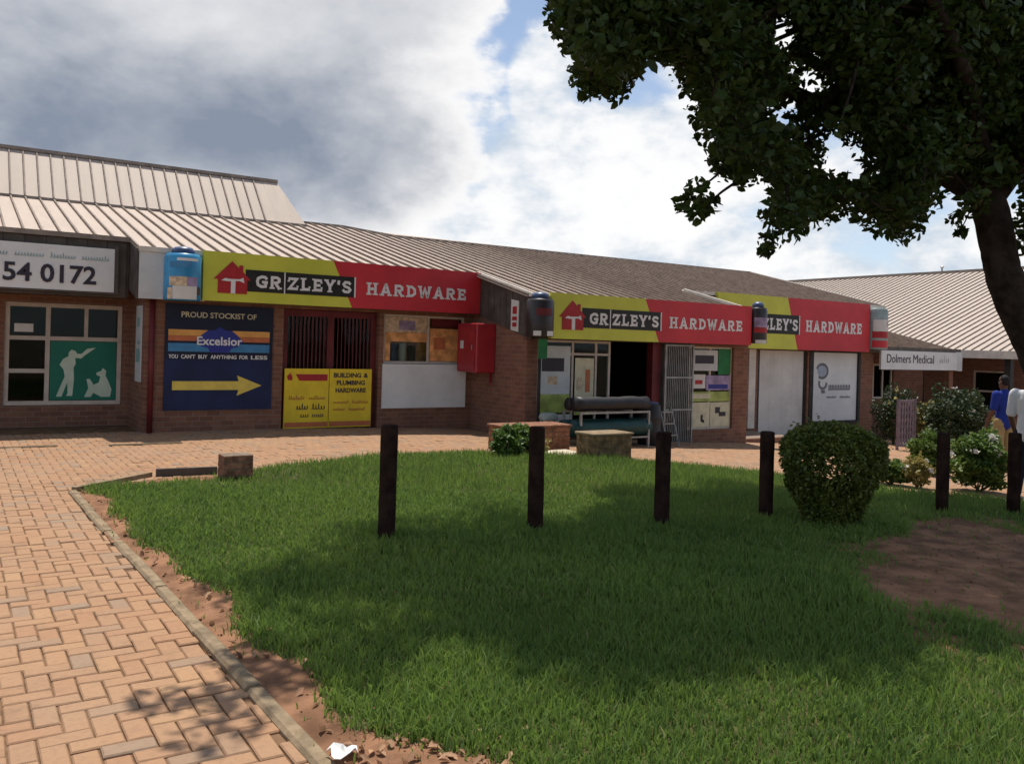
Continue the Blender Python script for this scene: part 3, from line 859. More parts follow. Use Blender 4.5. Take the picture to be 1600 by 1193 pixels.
mb = MB(); mb.prism([(UPX0, UW1 + 0.1, UZ1), (UPX0, 24.5, 4.4), (UPX0, 24.5, 4.3), (UPX0, UW1 + 0.1, 4.3)], (13.7, 0, 0)); mb.build('rear_slope', M['roof'], upper)
mb = MB(); mb.box((UPX0, UW0 - 0.05, UZ0 - 0.035), (7.1, UW0 + 0.03, UZ0 + 0.02)); mb.build('valley_flashing', M['roofcap'], upper)
# main ridge and rear slope
mb = MB()
mb.box((7.14, 20.95, roof_z(21) - 0.02), (8.3, 21.12, roof_z(21) + 0.05))
mb.prism([(8.3, 20.95, roof_z(21) - 0.02), (8.3, 21.12, roof_z(21) - 0.02), (8.3, 21.12, roof_z(21) + 0.05), (8.3, 20.95, roof_z(21) + 0.05)], (1.0, -1.0, -RS))
mb.box((9.3, 19.95, roof_z(20) - 0.02), (22.5, 20.12, roof_z(20) + 0.05))
mb.build('ridge_cap', M['roofcap'], roof)
mb = MB()
mb.add([(7.1, 21.1, roof_z(21)), (8.4, 21.1, roof_z(21)), (9.4, 20.1, roof_z(20)), (22.5, 20.1, roof_z(20)), (22.5, 26, 2.9), (7.1, 26, 2.9)], [(0, 1, 2, 3, 4, 5)])
mb.build('rear_slope', M['roof'], roof)


def rake(u, w0, w1, th=0.05, hgt=0.09, mat=None):
    mb_ = MB(); mb_.prism([(u - th / 2, w0, roof_z(w0) - 0.03), (u + th / 2, w0, roof_z(w0) - 0.03), (u + th / 2, w0, roof_z(w0) + hgt - 0.03), (u - th / 2, w0, roof_z(w0) + hgt - 0.03)], (0, w1 - w0, RS * (w1 - w0)))
    return mb_.build('rake_trim', mat or M['cream'], mall)


rake(8.835, 12.93, 14.95); rake(14.56, 12.93, 14.95); rake(22.49, 14.95, 20.0, mat=M['cream'])
# eaves gutter trims
for (a, b_, w) in ((2.46, 8.82, 14.93), (8.86, 14.54, 12.91), (14.6, 22.45, 14.93)):
    mb = MB(); mb.box((a, w - 0.05, roof_z(w) - 0.045), (b_, w + 0.05, roof_z(w) + 0.03)); mb.build('eaves_trim', M['cream'], mall)
mb = MB(); mb.box((-7, 15.66, roof_z(15.7) - 0.04), (2.44, 15.74, roof_z(15.7) + 0.04)); mb.build('eaves_trim', M['roofcap'], mall)

# dark fascia of vertical boards over the clinic, and at the stepped ends of the bays
fas = MB(); fas.box((-7, 15.74, 2.24), (2.44, 15.80, roof_z(15.7) - 0.04)); fas = fas.build('fascia', M['dark_fascia'], mall)
fz0, fz1 = 2.22, roof_z(15.7) - 0.05
mb = MB(); mb.box((0, 0, 0), (0.292, 0.03, fz1 - fz0)); mfp = mesh_of(mb, 'fascia_board', M['dark_fascia'])
for i in range(24):
    place('fascia_board', mfp, (-4.8 + i * 0.30, 15.705, fz0), fas)
mb = MB(); mb.box((-7, 15.80, 2.24), (2.44, 16.6, 2.28)); mb.build('soffit', M['dark_fascia'], mall)


def side_fascia(u, w0, w1, dpt, n, mat, nm='fascia'):
    """boards on a face looking towards -u whose top follows the roof slope"""
    f = MB(); f.prism([(u + 0.03, w0, roof_z(w0) - dpt), (u + 0.03, w1, roof_z(w1) - dpt), (u + 0.03, w1, roof_z(w1) - 0.04), (u + 0.03, w0, roof_z(w0) - 0.04)], (0.04, 0, 0)); f = f.build(nm, mat, mall)
    for i in range(n):
        a = w0 + (w1 - w0) * i / n + 0.006; b_ = w0 + (w1 - w0) * (i + 1) / n - 0.006
        q = MB(); q.prism([(u, a, roof_z(a) - dpt), (u, b_, roof_z(b_) - dpt), (u, b_, roof_z(b_) - 0.035), (u, a, roof_z(a) - 0.035)], (0.028, 0, 0)); q.build('fascia_board', mat, f)
    return f


side_fascia(2.44, 14.97, 15.70, 0.83, 2, M['dark_fascia'])
side_fascia(8.835, 12.97, 14.93, 0.80, 9, M['dark_fascia'])
# blank pale panel at the left end of bay one
mb = MB(); mb.box((2.47, 14.90, 2.20), (3.5, 14.96, 2.985)); mb.build('blank_panel', M['grey_panel'], mall)
# backing fascia behind the shop signs
for (a, b_, w, z0, z1) in ((3.5, 8.83, 14.97, 2.22, 2.985), (8.87, 14.55, 12.97, 1.74, 2.47), (14.62, 22.42, 14.97, 1.70, 2.985)):
    mb = MB(); mb.box((a, w, z0), (b_, w + 0.15, z1)); mb.build('fascia', M['dark_fascia'], mall)
# drainpipe at the pier
mb = MB(); mb.tube([(2.72, 15.09, -0.02), (2.72, 15.09, 2.2)], 0.045, 10); mb.build('drainpipe', M['maroon'], mall, smooth=True)


def window(parent, axis_c, u0, u1, z0, z1, cols, rows, mat, bar=0.05, glass=True, depth=0.06, name='window'):
    """frame with mullions at given fractions; panes are sub-parts"""
    root_ = MB(); w = axis_c
    root_.box((u0, w, z0), (u0 + bar, w + depth, z1)); root_.box((u1 - bar, w, z0), (u1, w + depth, z1))
    root_.box((u0 + bar, w, z0), (u1 - bar, w + depth, z0 + bar)); root_.box((u0 + bar, w, z1 - bar), (u1 - bar, w + depth, z1))
    for c in cols: root_.box((u0 + c * (u1 - u0) - bar / 2, w + 0.003, z0 + bar), (u0 + c * (u1 - u0) + bar / 2, w + depth - 0.003, z1 - bar))
    for (a, b_, r) in rows: root_.box((u0 + a * (u1 - u0), w + 0.006, z0 + r * (z1 - z0) - bar / 2), (u0 + b_ * (u1 - u0), w + depth - 0.006, z0 + r * (z1 - z0) + bar / 2))
    o = root_.build(name, mat, parent)
    if glass:
        g = MB(); g.box((u0 + 0.01, w + 0.026, z0 + 0.01), (u1 - 0.01, w + 0.032, z1 - 0.01)); g.build('pane', M['glass'], o)
    return o


def bars(mb_, u0, u1, z0, z1, w, n, r=0.008):
    for i in range(n):
        x = u0 + (u1 - u0) * (i + 0.5) / n
        mb_.box((x - r, w - r, z0), (x + r, w + r, z1))


# clinic window: 3 lights on top, column of two at left, big poster light at right
cw0, cw1, cz0, cz1 = WIN_C
wc = window(mall, BC + 0.05, cw0 + 0.004, cw1 - 0.004, cz0 + 0.004, cz1 - 0.004, [], [], M['paleframe'], bar=0.07)
mb = MB(); wd_ = cw1 - cw0; hz_ = cz1 - cz0
c1, c2, r1, r2 = cw0 + 0.355 * wd_, cw0 + 0.68 * wd_, cz0 + 0.655 * hz_, cz0 + 0.335 * hz_
mb.box((c1 - 0.035, BC + 0.053, cz0 + .07), (c1 + 0.035, BC + 0.107, cz1 - .07))
mb.box((c2 - 0.03, BC + 0.056, r1), (c2 + 0.03, BC + 0.104, cz1 - .07))
mb.box((cw0 + .07, BC + 0.059, r1 - 0.035), (cw1 - .07, BC + 0.101, r1 + 0.035))
mb.box((cw0 + .07, BC + 0.062, r2 - 0.035), (c1 - .035, BC + 0.098, r2 + 0.035))
mb.build('mullion', M['paleframe'], wc)
window(mall, BC + 0.05, -4.596, -1.204, 0.404, 2.096, [0.33, 0.66], [(0.02, 0.98, 0.6)], M['paleframe'], bar=0.06)
# small sticker in the clinic window
mb = MB(); mb.box((cw0 + 0.14, BC + 0.044, r1 + 0.10), (cw0 + 0.42, BC + 0.048, r1 + 0.24)); mb.build('window_sticker', M['offwhite'], None, label='small white sticker on upper left pane of clinic window', cat='sticker')

# bay one: door with glazed leaves, display window with white board below
dr = MB()
dr.box((4.95, B1 + 0.12, -0.02), (5.06, B1 + 0.18, 2.15)); dr.box((6.68, B1 + 0.12, -0.02), (6.79, B1 + 0.18, 2.15)); dr.box((5.06, B1 + 0.12, 2.03), (6.68, B1 + 0.18, 2.15)); dr.box((5.81, B1 + 0.115, -0.02), (5.94, B1 + 0.175, 2.03))
dr.box((5.06, B1 + 0.125, -0.02), (5.81, B1 + 0.17, 1.02)); dr.box((5.94, B1 + 0.125, -0.02), (6.68, B1 + 0.17, 1.02))
dr = dr.build('door', M['maroon'], mall)
mb = MB(); mb.box((5.065, B1 + 0.145, 1.025), (5.805, B1 + 0.15, 2.025)); mb.box((5.945, B1 + 0.145, 1.025), (6.675, B1 + 0.15, 2.025)); mb.build('pane', M['glass'], dr)
mb = MB(); bars(mb, 5.10, 5.78, 1.02, 2.03, B1 + 0.10, 9); bars(mb, 5.97, 6.65, 1.02, 2.03, B1 + 0.10, 9); mb.build('burglar_bars', M['maroon'], dr)
win1 = window(mall, B1 + 0.06, 6.905, 8.695, 1.195, 2.145, [0.55], [], M['paleframe'], bar=0.045)

# bay two: poster windows, dark doorway with red jamb and open sliding gate
window(mall, B2 + 0.06, 9.125, 10.915, -0.135, 1.735, [0.48, 0.80], [(0.02, 0.98, 0.86)], M['paleframe'], bar=0.045)
window(mall, B2 + 0.06, 13.055, 14.355, -0.075, 1.695, [0.5], [], M['paleframe'], bar=0.04)
mb = MB(); mb.box((12.0, B2 + 0.02, -0.5), (12.22, B2 + 0.20, 1.738)); mb.build('door_jamb', M['maroon'], mall)
gt = MB()
for x in (12.24, 13.02): gt.box((x, B2 - 0.10, -0.42), (x + 0.035, B2 - 0.06, 1.72))
for z in (-0.40, 0.35, 1.02, 1.685): gt.box((12.275, B2 - 0.097, z), (13.02, B2 - 0.063, z + 0.035))
gt = gt.build('security_gate', M['steel'], mall)
mb = MB()
for i in range(14):
    x = 12.30 + i * 0.052
    mb.box((x, B2 - 0.088, -0.365), (x + 0.012, B2 - 0.072, 1.685))
mb.build('gate_bars', M['steel'], gt)
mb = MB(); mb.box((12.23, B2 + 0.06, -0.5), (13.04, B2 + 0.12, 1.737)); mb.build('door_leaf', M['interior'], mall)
mb = MB(); mb.tube([(9.08, B2 - 0.12, -0.15), (9.08, B2 - 0.12, 1.74)], 0.032, 10); mb.build('veranda_post', M['dark_steel'], mall, smooth=True)

# bay three: pale pilaster, white boarded door and white sign board in a dark frame
mb = MB(); mb.box((17.05, B3 - 0.06, -0.35), (17.30, B3 - 0.001, 1.69)); mb.build('pilaster', M['cream'], mall)
mb = MB(); mb.box((17.02, B3 - 0.10, -0.75), (17.36, B3 - 0.002, -0.351)); mb.build('pilaster_base', M['brick'], mall)
for xa, xb in ((17.46, 17.56), (19.34, 19.415)):
    mb = MB(); mb.box((xa, B3 + 0.04, -0.8), (xb, B3 + 0.14, 1.675)); mb.build('door_jamb', M['dark_steel'], mall)
mb = MB()
for i in range(4):
    a = 17.562 + i * 0.4445; mb.box((a, B3 + 0.07, -0.72), (a + 0.4415, B3 + 0.11, 1.672))
mb.build('boarded_door', M['offwhite'], mall)
mb = MB(); wall_mb(mb, 'u', B3 - 0.02, 0.12, 19.50, 21.74, -0.34, 1.695, [(19.66, 21.64, -0.24, 1.66)]); mb.build('board_frame', M['dark_steel'], mall)
mb = MB(); mb.box((19.665, B3 + 0.03, -0.235), (21.635, B3 + 0.06, 1.655)); mb.build('window_board', M['white'], mall)

# low step beside bay two
mb = MB(); mb.bevbox((14.9, 13.3, -0.9), (16.6, 15.0, -0.34), 0.02); mb.build('brick_step', M['brick'], None, label='low brick step between the second and third shop bays', cat='step')

# ------------------------------------------------------------------ the clinic sign, shop signs and posters
def text_mesh(txt, size, mat, name, parent, loc, ext=0.004, bold=0.0, width=None, align='LEFT', shear=0.0, rotz=0.0):
    cdat = bpy.data.curves.new('tmp', 'FONT'); cdat.body = txt; cdat.size = size; cdat.extrude = ext; cdat.offset = bold; cdat.align_x = align; cdat.shear = shear
    cdat.resolution_u = 3
    ob = bpy.data.objects.new('tmp', cdat); COL.objects.link(ob)
    dg = bpy.context.evaluated_depsgraph_get(); dg.update()
    me = bpy.data.meshes.new_from_object(ob.evaluated_get(dg))
    bpy.data.objects.remove(ob); bpy.data.curves.remove(cdat)
    xs = [v.co.x for v in me.vertices]
    if width and xs:
        s = width / (max(xs) - min(xs)); x0 = min(xs)
        for v in me.vertices: v.co.x = (v.co.x - x0) * s
    me.materials.clear(); me.materials.append(mat); me.name = name
    o = bpy.data.objects.new(name, me); COL.objects.link(o)
    o.rotation_euler = (math.pi / 2, 0, rotz)
    if parent: o.parent = parent; o.location = Vector(loc) - WORLD_LOC[parent.name]
    else: o.location = loc
    return o


def polyline(mb_, pts, t, w, dep, mi=0, closed=False):
    """thick mitred line in the u,z plane at front w, depth dep"""
    P = [np.array(p, float) for p in pts]; n = len(P); L = []; Rr = []
    for i in range(n):
        d0 = P[i] - P[i - 1] if i > 0 else P[1] - P[0]
        d1 = P[i + 1] - P[i] if i < n - 1 else P[-1] - P[-2]
        d0 = d0 / np.hypot(*d0); d1 = d1 / np.hypot(*d1)
        n0 = np.array([-d0[1], d0[0]]); n1_ = np.array([-d1[1], d1[0]])
        mm = n0 + n1_; mm = mm / np.hypot(*mm); k = t / 2 / max(0.5, mm @ n0)
        L.append(P[i] + mm * k); Rr.append(P[i] - mm * k)
    for i in range(n - 1):
        mb_.prism([(q[0], w, q[1]) for q in (L[i], Rr[i], Rr[i + 1], L[i + 1])], (0, dep, 0), mi)


T = 0.24
GLYPH = {   # slab-serif capitals on a 1 high box: (width, [polylines], [slabs x0,x1,z])
    'G': (0.86, [[(0.80, 0.70), (0.66, 0.86), (0.42, 0.88), (0.18, 0.74), (0.13, 0.50), (0.18, 0.26), (0.42, 0.12), (0.70, 0.16), (0.72, 0.44)], [(0.45, 0.47), (0.86, 0.47)]], []),
    'R': (0.90, [[(0.20, 0.0), (0.20, 0.88), (0.55, 0.88), (0.70, 0.76), (0.70, 0.60), (0.55, 0.48), (0.32, 0.48)], [(0.46, 0.40), (0.74, 0.0)]], [(0.02, 0.40, 0.06), (0.58, 0.90, 0.06)]),
    'Z': (0.80, [[(0.06, 0.88), (0.66, 0.88), (0.14, 0.12), (0.76, 0.12)]], [(0.0, 0.16, 0.70), (0.66, 0.80, 0.30)]),
    'L': (0.78, [[(0.24, 0.98), (0.24, 0.12), (0.74, 0.12)]], [(0.04, 0.46, 0.94), (0.02, 0.20, 0.06), (0.64, 0.78, 0.30)]),
    'E': (0.82, [[(0.74, 0.88), (0.24, 0.88), (0.24, 0.12), (0.78, 0.12)], [(0.34, 0.50), (0.64, 0.50)]], [(0.02, 0.18, 0.94), (0.02, 0.18, 0.06), (0.66, 0.80, 0.30), (0.64, 0.78, 0.72)]),
    'Y': (0.88, [[(0.16, 0.96), (0.44, 0.46), (0.44, 0.0)], [(0.72, 0.96), (0.48, 0.52)]], [(0.0, 0.34, 0.95), (0.56, 0.88, 0.95), (0.26, 0.62, 0.06)]),
    "'": (0.26, [[(0.14, 1.0), (0.10, 0.66)]], []),
    'S': (0.78, [[(0.68, 0.74), (0.54, 0.88), (0.26, 0.88), (0.14, 0.72), (0.24, 0.56), (0.54, 0.46), (0.66, 0.30), (0.54, 0.12), (0.24, 0.12), (0.08, 0.28)]], []),
    'H': (0.98, [[(0.24, 0.0), (0.24, 1.0)], [(0.74, 0.0), (0.74, 1.0)], [(0.36, 0.5), (0.62, 0.5)]], [(0.04, 0.44, 0.94), (0.04, 0.44, 0.06), (0.54, 0.94, 0.94), (0.54, 0.94, 0.06)]),
    'A': (0.98, [[(0.17, 0.0), (0.47, 0.92), (0.51, 0.92), (0.81, 0.0)], [(0.36, 0.30), (0.62, 0.30)]], [(0.0, 0.36, 0.06), (0.62, 0.98, 0.06)]),
    'D': (0.90, [[(0.24, 0.88), (0.50, 0.88), (0.74, 0.68), (0.76, 0.32), (0.52, 0.12), (0.24, 0.12)], [(0.24, 0.99), (0.24, 0.01)]], [(0.04, 0.14, 0.94), (0.04, 0.14, 0.06)]),
    'W': (1.16, [[(0.16, 1.0), (0.34, 0.10), (0.38, 0.10), (0.58, 0.80), (0.78, 0.10), (0.82, 0.10), (1.0, 1.0)]], [(0.0, 0.34, 0.95), (0.84, 1.16, 0.95)]),
    '|': (0.20, [[(0.10, 1.34), (0.10, -0.34)]], []),
}


def slab_text(mb_, txt, u0, u1, z0, h, w, gap=0.10):
    tot = sum(GLYPH[c][0] + gap for c in txt) - gap
    sx = (u1 - u0) / tot; x = u0; k = 0
    for c in txt:
        gw_, lines, slabs = GLYPH[c]
        for ln in lines:
            k += 1
            polyline(mb_, [(x + p * sx, z0 + q * h) for p, q in ln], (0.10 if c == '|' else T) * min(sx, h) * 0.9, w - 0.0005 * (k % 7), 0.006)
        for (a, b_, z) in slabs:
            k += 1; mb_.box((x + a * sx, w - 0.0005 * (k % 7) - 0.0002, z0 + (z - 0.06) * h), (x + b_ * sx, w + 0.006, z0 + (z + 0.07) * h))
        x += (gw_ + gap) * sx


def script_line(name, mat, parent, u0, u1, z, h, w, seed, words=3, dep=0.003, caps=False):
    """a line of print too small to read in the photograph: each word is one run of pen-like strokes"""
    r = random.Random(seed); wts = [r.uniform(0.7, 1.5) for _ in range(words)]; tot = sum(wts) + 0.28 * (words - 1)
    x = u0; t_ = h * (0.17 if caps else 0.13)
    for wt in wts:
        L = (u1 - u0) * wt / tot; n = max(3, int(L / (h * 0.46))); pts = []; amp = 0.3
        for i in range(n):
            top = h * (0.9 if caps else r.choice((0.55, 0.55, 0.6, 1.0)))
            for k in range(8):
                ph = 2 * math.pi * k / 8
                pts.append((x + L * (i + k / 8) / n + 0.16 * h * math.sin(ph), z + top * (0.5 - 0.5 * math.cos(ph))))
        mb_ = MB(); polyline(mb_, pts, t_, w, dep); mb_.build(name, mat, parent)
        x += L + (u1 - u0) * 0.28 / tot


def hardware_sign(u0, u1, z0, z1, w, zt, hs, s, label):
    """s: horizontal scale of the layout, zt: base of the lettering, hs: letter height"""
    t_ = empty('shop_sign', (u0, w, z0), label, 'shop sign', 'hardware signs')
    dt, db = u0 + 2.27 * s, u0 + 2.65 * s
    d = 0.10
    mb_ = MB(); mb_.prism([(u0, w, z0), (db, w, z0), (dt, w, z1), (u0, w, z1)], (0, d, 0)); mb_.build('yellow_panel', M['yellow'], t_)
    mb_ = MB(); mb_.prism([(db + 0.002, w, z0), (u1, w, z0), (u1, w, z1), (dt + 0.002, w, z1)], (0, d, 0)); mb_.build('red_panel', M['red'], t_)
    f = 0.006
    bz0, bz1 = zt - 0.30 * hs, zt + 1.36 * hs
    mb_ = MB(); mb_.box((u0 + 0.70 * s, w - f, bz0), (u0 + 2.68 * s, w - 0.001, bz1)); bar = mb_.build('name_bar', M['black'], t_)
    mb_ = MB()
    for (a, b_, c, e_) in ((0.70, 2.70, bz1 + 0.001, bz1 + 0.016), (0.70, 2.70, bz0 - 0.016, bz0 - 0.001)):
        pass
    mb_.box((u0 + 2.682 * s, w - f, bz0), (u0 + 2.71 * s, w - 0.001, bz1)); mb_.build('bar_edge', M['letter'], bar)
    mb_ = MB(); slab_text(mb_, "GR|ZLEY'S", u0 + 0.87 * s, u0 + 2.63 * s, zt, hs, w - f - 0.006); mb_.build('name_lettering', M['letter'], t_)
    mb_ = MB(); slab_text(mb_, 'HARDWARE', u0 + 2.91 * s, u0 + 5.05 * s, zt, hs, w - 0.008); mb_.build('trade_lettering', M['letter'], t_)
    # red house with a hammer on it
    hz0, hzE, hzP = zt - 0.52 * hs, zt + 0.52 * hs, zt + 1.90 * hs
    mb_ = MB(); mb_.prism([(u0 + 0.24 * s, w - 0.012, hz0), (u0 + 0.73 * s, w - 0.012, hz0), (u0 + 0.73 * s, w - 0.012, hzE), (u0 + 0.79 * s, w - 0.012, hzE), (u0 + 0.655 * s, w - 0.012, hzE + (hzP - hzE) * 0.46), (u0 + 0.655 * s, w - 0.012, hzE + (hzP - hzE) * 0.80), (u0 + 0.59 * s, w - 0.012, hzE + (hzP - hzE) * 0.80), (u0 + 0.59 * s, w - 0.012, hzE + (hzP - hzE) * 0.64), (u0 + 0.47 * s, w - 0.012, hzP), (u0 + 0.17 * s, w - 0.012, hzE), (u0 + 0.24 * s, w - 0.012, hzE)], (0, 0.011, 0))
    em = mb_.build('house_emblem', M['logo_red'], t_)
    mb_ = MB(); hw = w - 0.018
    mb_.box((u0 + 0.455 * s, hw, hz0), (u0 + 0.53 * s, hw + 0.005, zt + 0.46 * hs))
    mb_.prism([(u0 + 0.29 * s, hw - 0.0006, zt + 0.42 * hs), (u0 + 0.36 * s, hw - 0.0006, zt + 0.62 * hs), (u0 + 0.42 * s, hw - 0.0006, zt + 0.56 * hs), (u0 + 0.60 * s, hw - 0.0006, zt + 0.58 * hs), (u0 + 0.66 * s, hw - 0.0006, zt + 0.70 * hs), (u0 + 0.68 * s, hw - 0.0006, zt + 0.30 * hs), (u0 + 0.60 * s, hw - 0.0006, zt + 0.44 * hs), (u0 + 0.40 * s, hw - 0.0006, zt + 0.38 * hs)], (0, 0.005, 0))
    mb_.build('hammer', M['letter'], em)
    return t_


hardware_sign(3.44, 8.82, 2.215, 3.045, 14.80, 2.47, 0.225, 1.0, 'yellow and red hardware sign over the maroon door and blue arrow board')
hardware_sign(9.16, 14.50, 1.755, 2.60, 12.80, 2.045, 0.225, 1.0, 'yellow and red hardware sign over the dark open doorway')
hardware_sign(15.55, 21.62, 1.705, 3.05, 14.80, 2.19, 0.30, 1.13, 'yellow and red hardware sign over the white boarded door, partly hidden')


def paint_can(c, r, z0, z1, mats, label, bands, lid=None):
    r0 = r
    t_ = empty('paint_can_sign', (c[0], c[1], z0), label, 'can sign', 'paint can signs beside the shop signs')
    h = z1 - z0
    mb_ = MB(); mb_.lathe((c[0], c[1], z0), [(r * 0.97, 0), (r, 0.02), (r, h * 0.93), (r * 0.93, h * 0.965), (r * 0.90, h)], 28); mb_.build('can_body', mats[0], t_, smooth=True)
    if lid:
        mb_ = MB(); mb_.lathe((c[0], c[1], z1 + 0.001), [(r * 0.62, 0), (r * 0.62, 0.07), (r * 0.48, 0.11), (r * 0.2, 0.13)], 20); mb_.build('can_lid', lid, t_, smooth=True)
    for (a, b_, th0, th1, mt, nm) in bands:   # printed patches that follow the tin, angles from the front (-w) in degrees
        mb_ = MB(); n = max(2, int(abs(th1 - th0) / 10)); vs = []
        for k in range(n + 1):
            th = math.radians(th0 + (th1 - th0) * k / n)
            x, y = math.sin(th), -math.cos(th)
            for rr in (r * 1.001, r * 1.012):
                for z in (a, b_): vs.append((c[0] + x * rr, c[1] + y * rr, z0 + z * h))
        fs = []
        for k in range(n):
            b0 = 4 * k; fs += [(b0 + 2, b0 + 6, b0 + 7, b0 + 3), (b0, b0 + 1, b0 + 5, b0 + 4), (b0 + 1, b0 + 3, b0 + 7, b0 + 5), (b0, b0 + 4, b0 + 6, b0 + 2)]
        fs += [(0, 2, 3, 1), (4 * n, 4 * n + 1, 4 * n + 3, 4 * n + 2)]
        mb_.add(vs, fs); mb_.build(nm, mt, t_)
    return t_


paint_can((3.12, 14.83), 0.29, 2.19, 2.95, [M['canblue']], 'blue paint tin sign with dark lid beside the pale grey panel',
          [(0.02, 0.30, -42, 38, M['offwhite'], 'label_patch'), (0.302, 0.50, -55, 2, M['tan'], 'picture'), (0.302, 0.50, 3, 40, M['poster_mauve'], 'picture'), (0.12, 0.29, 39, 58, M['dark_fascia'], 'picture'), (0.02, 0.26, -62, -43, M['tan'], 'picture'), (0.70, 0.82, -55, 15, M['sky_blue'], 'band'), (0.84, 0.90, -30, 40, M['letter'], 'band')], M['canlid'])
paint_can((8.90, 12.80), 0.255, 1.78, 2.46, [M['canblack']], 'black paint tin sign with dark lid at the stepped brick corner',
          [(0.02, 0.15, -60, -28, M['offwhite'], 'label_patch'), (0.02, 0.15, -2, 38, M['letter'], 'label_patch'), (0.55, 0.75, -50, 20, M['maroon'], 'band')], M['canlid'])
paint_can((14.74, 12.84), 0.20, 1.80, 2.58, [M['canblack']], 'black and mauve paint tin sign between two hardware signs',
          [(0.45, 0.72, -70, 60, M['poster_mauve'], 'band'), (0.30, 0.44, -70, 60, M['logo_red'], 'band'), (0.0, 0.10, -60, 20, M['offwhite'], 'label_patch')], M['canlid'])
paint_can((21.98, 14.84), 0.31, 1.78, 2.95, [M['cangrey']], 'grey paint tin sign with red and white bands at the end bay',
          [(0.44, 0.72, -70, 34, M['offwhite'], 'label_patch'), (0.28, 0.44, -75, 70, M['logo_red'], 'band'), (0.05, 0.22, -75, 70, M['red'], 'band'), (0.56, 0.68, 6, 30, M['ink'], 'picture')])

# clinic sign
cs = empty('clinic_sign', (-1, 15.60, 2.3), 'white telephone number sign on dark fascia above the clinic window', 'sign')
mb = MB(); mb.box((-3.4, 15.62, 2.30), (2.20, 15.66, 3.02)); mb.build('sign_board', M['white'], cs)
mb = MB(); mb.box((-3.45, 15.615, 2.27), (2.26, 15.67, 2.297)); mb.box((2.203, 15.612, 2.297), (2.26, 15.672, 3.06)); mb.build('sign_edge', M['dark_fascia'], cs)
text_mesh('54 0172', 0.40, M['ink'], 'phone_number', cs, (0.60, 15.612, 2.42), 0.004, 0.009, width=1.33)
script_line('small_print', M['teal_pale'], cs, -0.6, 2.12, 2.81, 0.085, 15.614, 5, 6)

# green poster filling the big clinic light: person with raised stick and a seated dog, as pale silhouettes
gp = empty('window_poster', (1.9, BC, 0.4), 'green poster with pale figure and seated dog in clinic window', 'poster')
gu0, gu1, gz0, gz1 = c1 + 0.045, cw1 - 0.085, cz0 + 0.085, r1 - 0.045
mb = MB(); mb.box((gu0, BC + 0.058, gz0), (gu1, BC + 0.068, gz1)); mb.build('poster_sheet', M['green_poster'], gp)
GS = lambda a, b_: (gu0 + a * (gu1 - gu0), BC + 0.054, gz0 + b_ * (gz1 - gz0))
mb = MB()
man = [(0.10, 0.06), (0.18, 0.06), (0.26, 0.30), (0.27, 0.12), (0.25, 0.07), (0.34, 0.07), (0.36, 0.35), (0.35, 0.55), (0.38, 0.62), (0.37, 0.72), (0.46, 0.71), (0.52, 0.77), (0.68, 0.90), (0.55, 0.88), (0.46, 0.79), (0.40, 0.79), (0.37, 0.84), (0.31, 0.86), (0.27, 0.81), (0.27, 0.75), (0.19, 0.70), (0.14, 0.60), (0.20, 0.52), (0.22, 0.40), (0.16, 0.24)]
mb.prism([GS(*p) for p in man], (0, 0.003, 0))
dog = [(0.52, 0.05), (0.62, 0.05), (0.66, 0.12), (0.78, 0.05), (0.92, 0.05), (0.94, 0.18), (0.88, 0.34), (0.84, 0.42), (0.85, 0.50), (0.80, 0.55), (0.77, 0.50), (0.70, 0.47), (0.70, 0.43), (0.76, 0.40), (0.74, 0.30), (0.66, 0.26), (0.60, 0.36), (0.55, 0.36), (0.58, 0.20)]
mb.prism([GS(*p) for p in dog], (0, 0.003, 0))
mb.build('silhouettes', M['silhouette'], gp)
# slim poster on the return wall
sp = empty('wall_poster', (2.6, 15.6, 0.85), 'slim pale vertical poster on the brick return beside clinic window', 'poster')
mb = MB(); mb.box((2.597, 15.35, 0.82), (2.615, 15.85, 2.10)); mb.build('poster_sheet', M['grey_panel'], sp)
mb = MB(); mb.box((2.592, 15.42, 1.15), (2.596, 15.75, 1.38)); mb.build('print_patch', M['teal_ink'], sp)
mb = MB(); mb.box((2.592, 15.5, 1.75), (2.596, 15.7, 1.9)); mb.build('print_patch', M['teal_ink'], sp)
mb = MB(); mb.box((2.592, 15.45, 1.45), (2.596, 15.65, 1.5)); mb.build('print_patch', M['teal_ink'], sp)

# navy paint board with the arrow
nb = empty('arrow_board', (3.8, B1, 0.37), 'navy paint advertising board with orange stripes and long yellow arrow', 'sign board')
W0 = B1 - 0.035
mb = MB(); mb.box((2.93, W0, 1.22), (4.74, B1 - 0.004, 2.15)); mb.build('board_top', M['navy'], nb)
mb = MB(); mb.box((2.93, W0, 0.36), (4.74, B1 - 0.004, 1.218)); mb.build('board_bottom', M['navy2'], nb)
text_mesh('PROUD STOCKIST OF', 0.13, M['poster_cream'], 'heading', nb, (3.18, W0 - 0.003, 1.93), 0.002, 0.002, width=1.26)
mb = MB(); mb.box((2.98, W0 - 0.004, 1.62), (4.68, W0 - 0.001, 1.72)); mb.build('orange_stripe', M['orange'], nb)
mb = MB(); mb.box((2.98, W0 - 0.004, 1.53), (4.68, W0 - 0.001, 1.618)); mb.build('rust_stripe', M['rust'], nb)
mb = MB(); mb.box((2.98, W0 - 0.004, 1.35), (4.68, W0 - 0.001, 1.49)); mb.build('blue_stripe', M['sky_blue'], nb)
mb = MB(); hx = [(3.42, 1.53), (3.52, 1.64), (3.62, 1.72), (3.72, 1.72), (3.82, 1.78), (3.92, 1.72), (4.02, 1.72), (4.12, 1.64), (4.22, 1.53), (4.12, 1.44), (4.02, 1.42), (3.98, 1.34), (3.66, 1.34), (3.62, 1.42), (3.52, 1.44)]
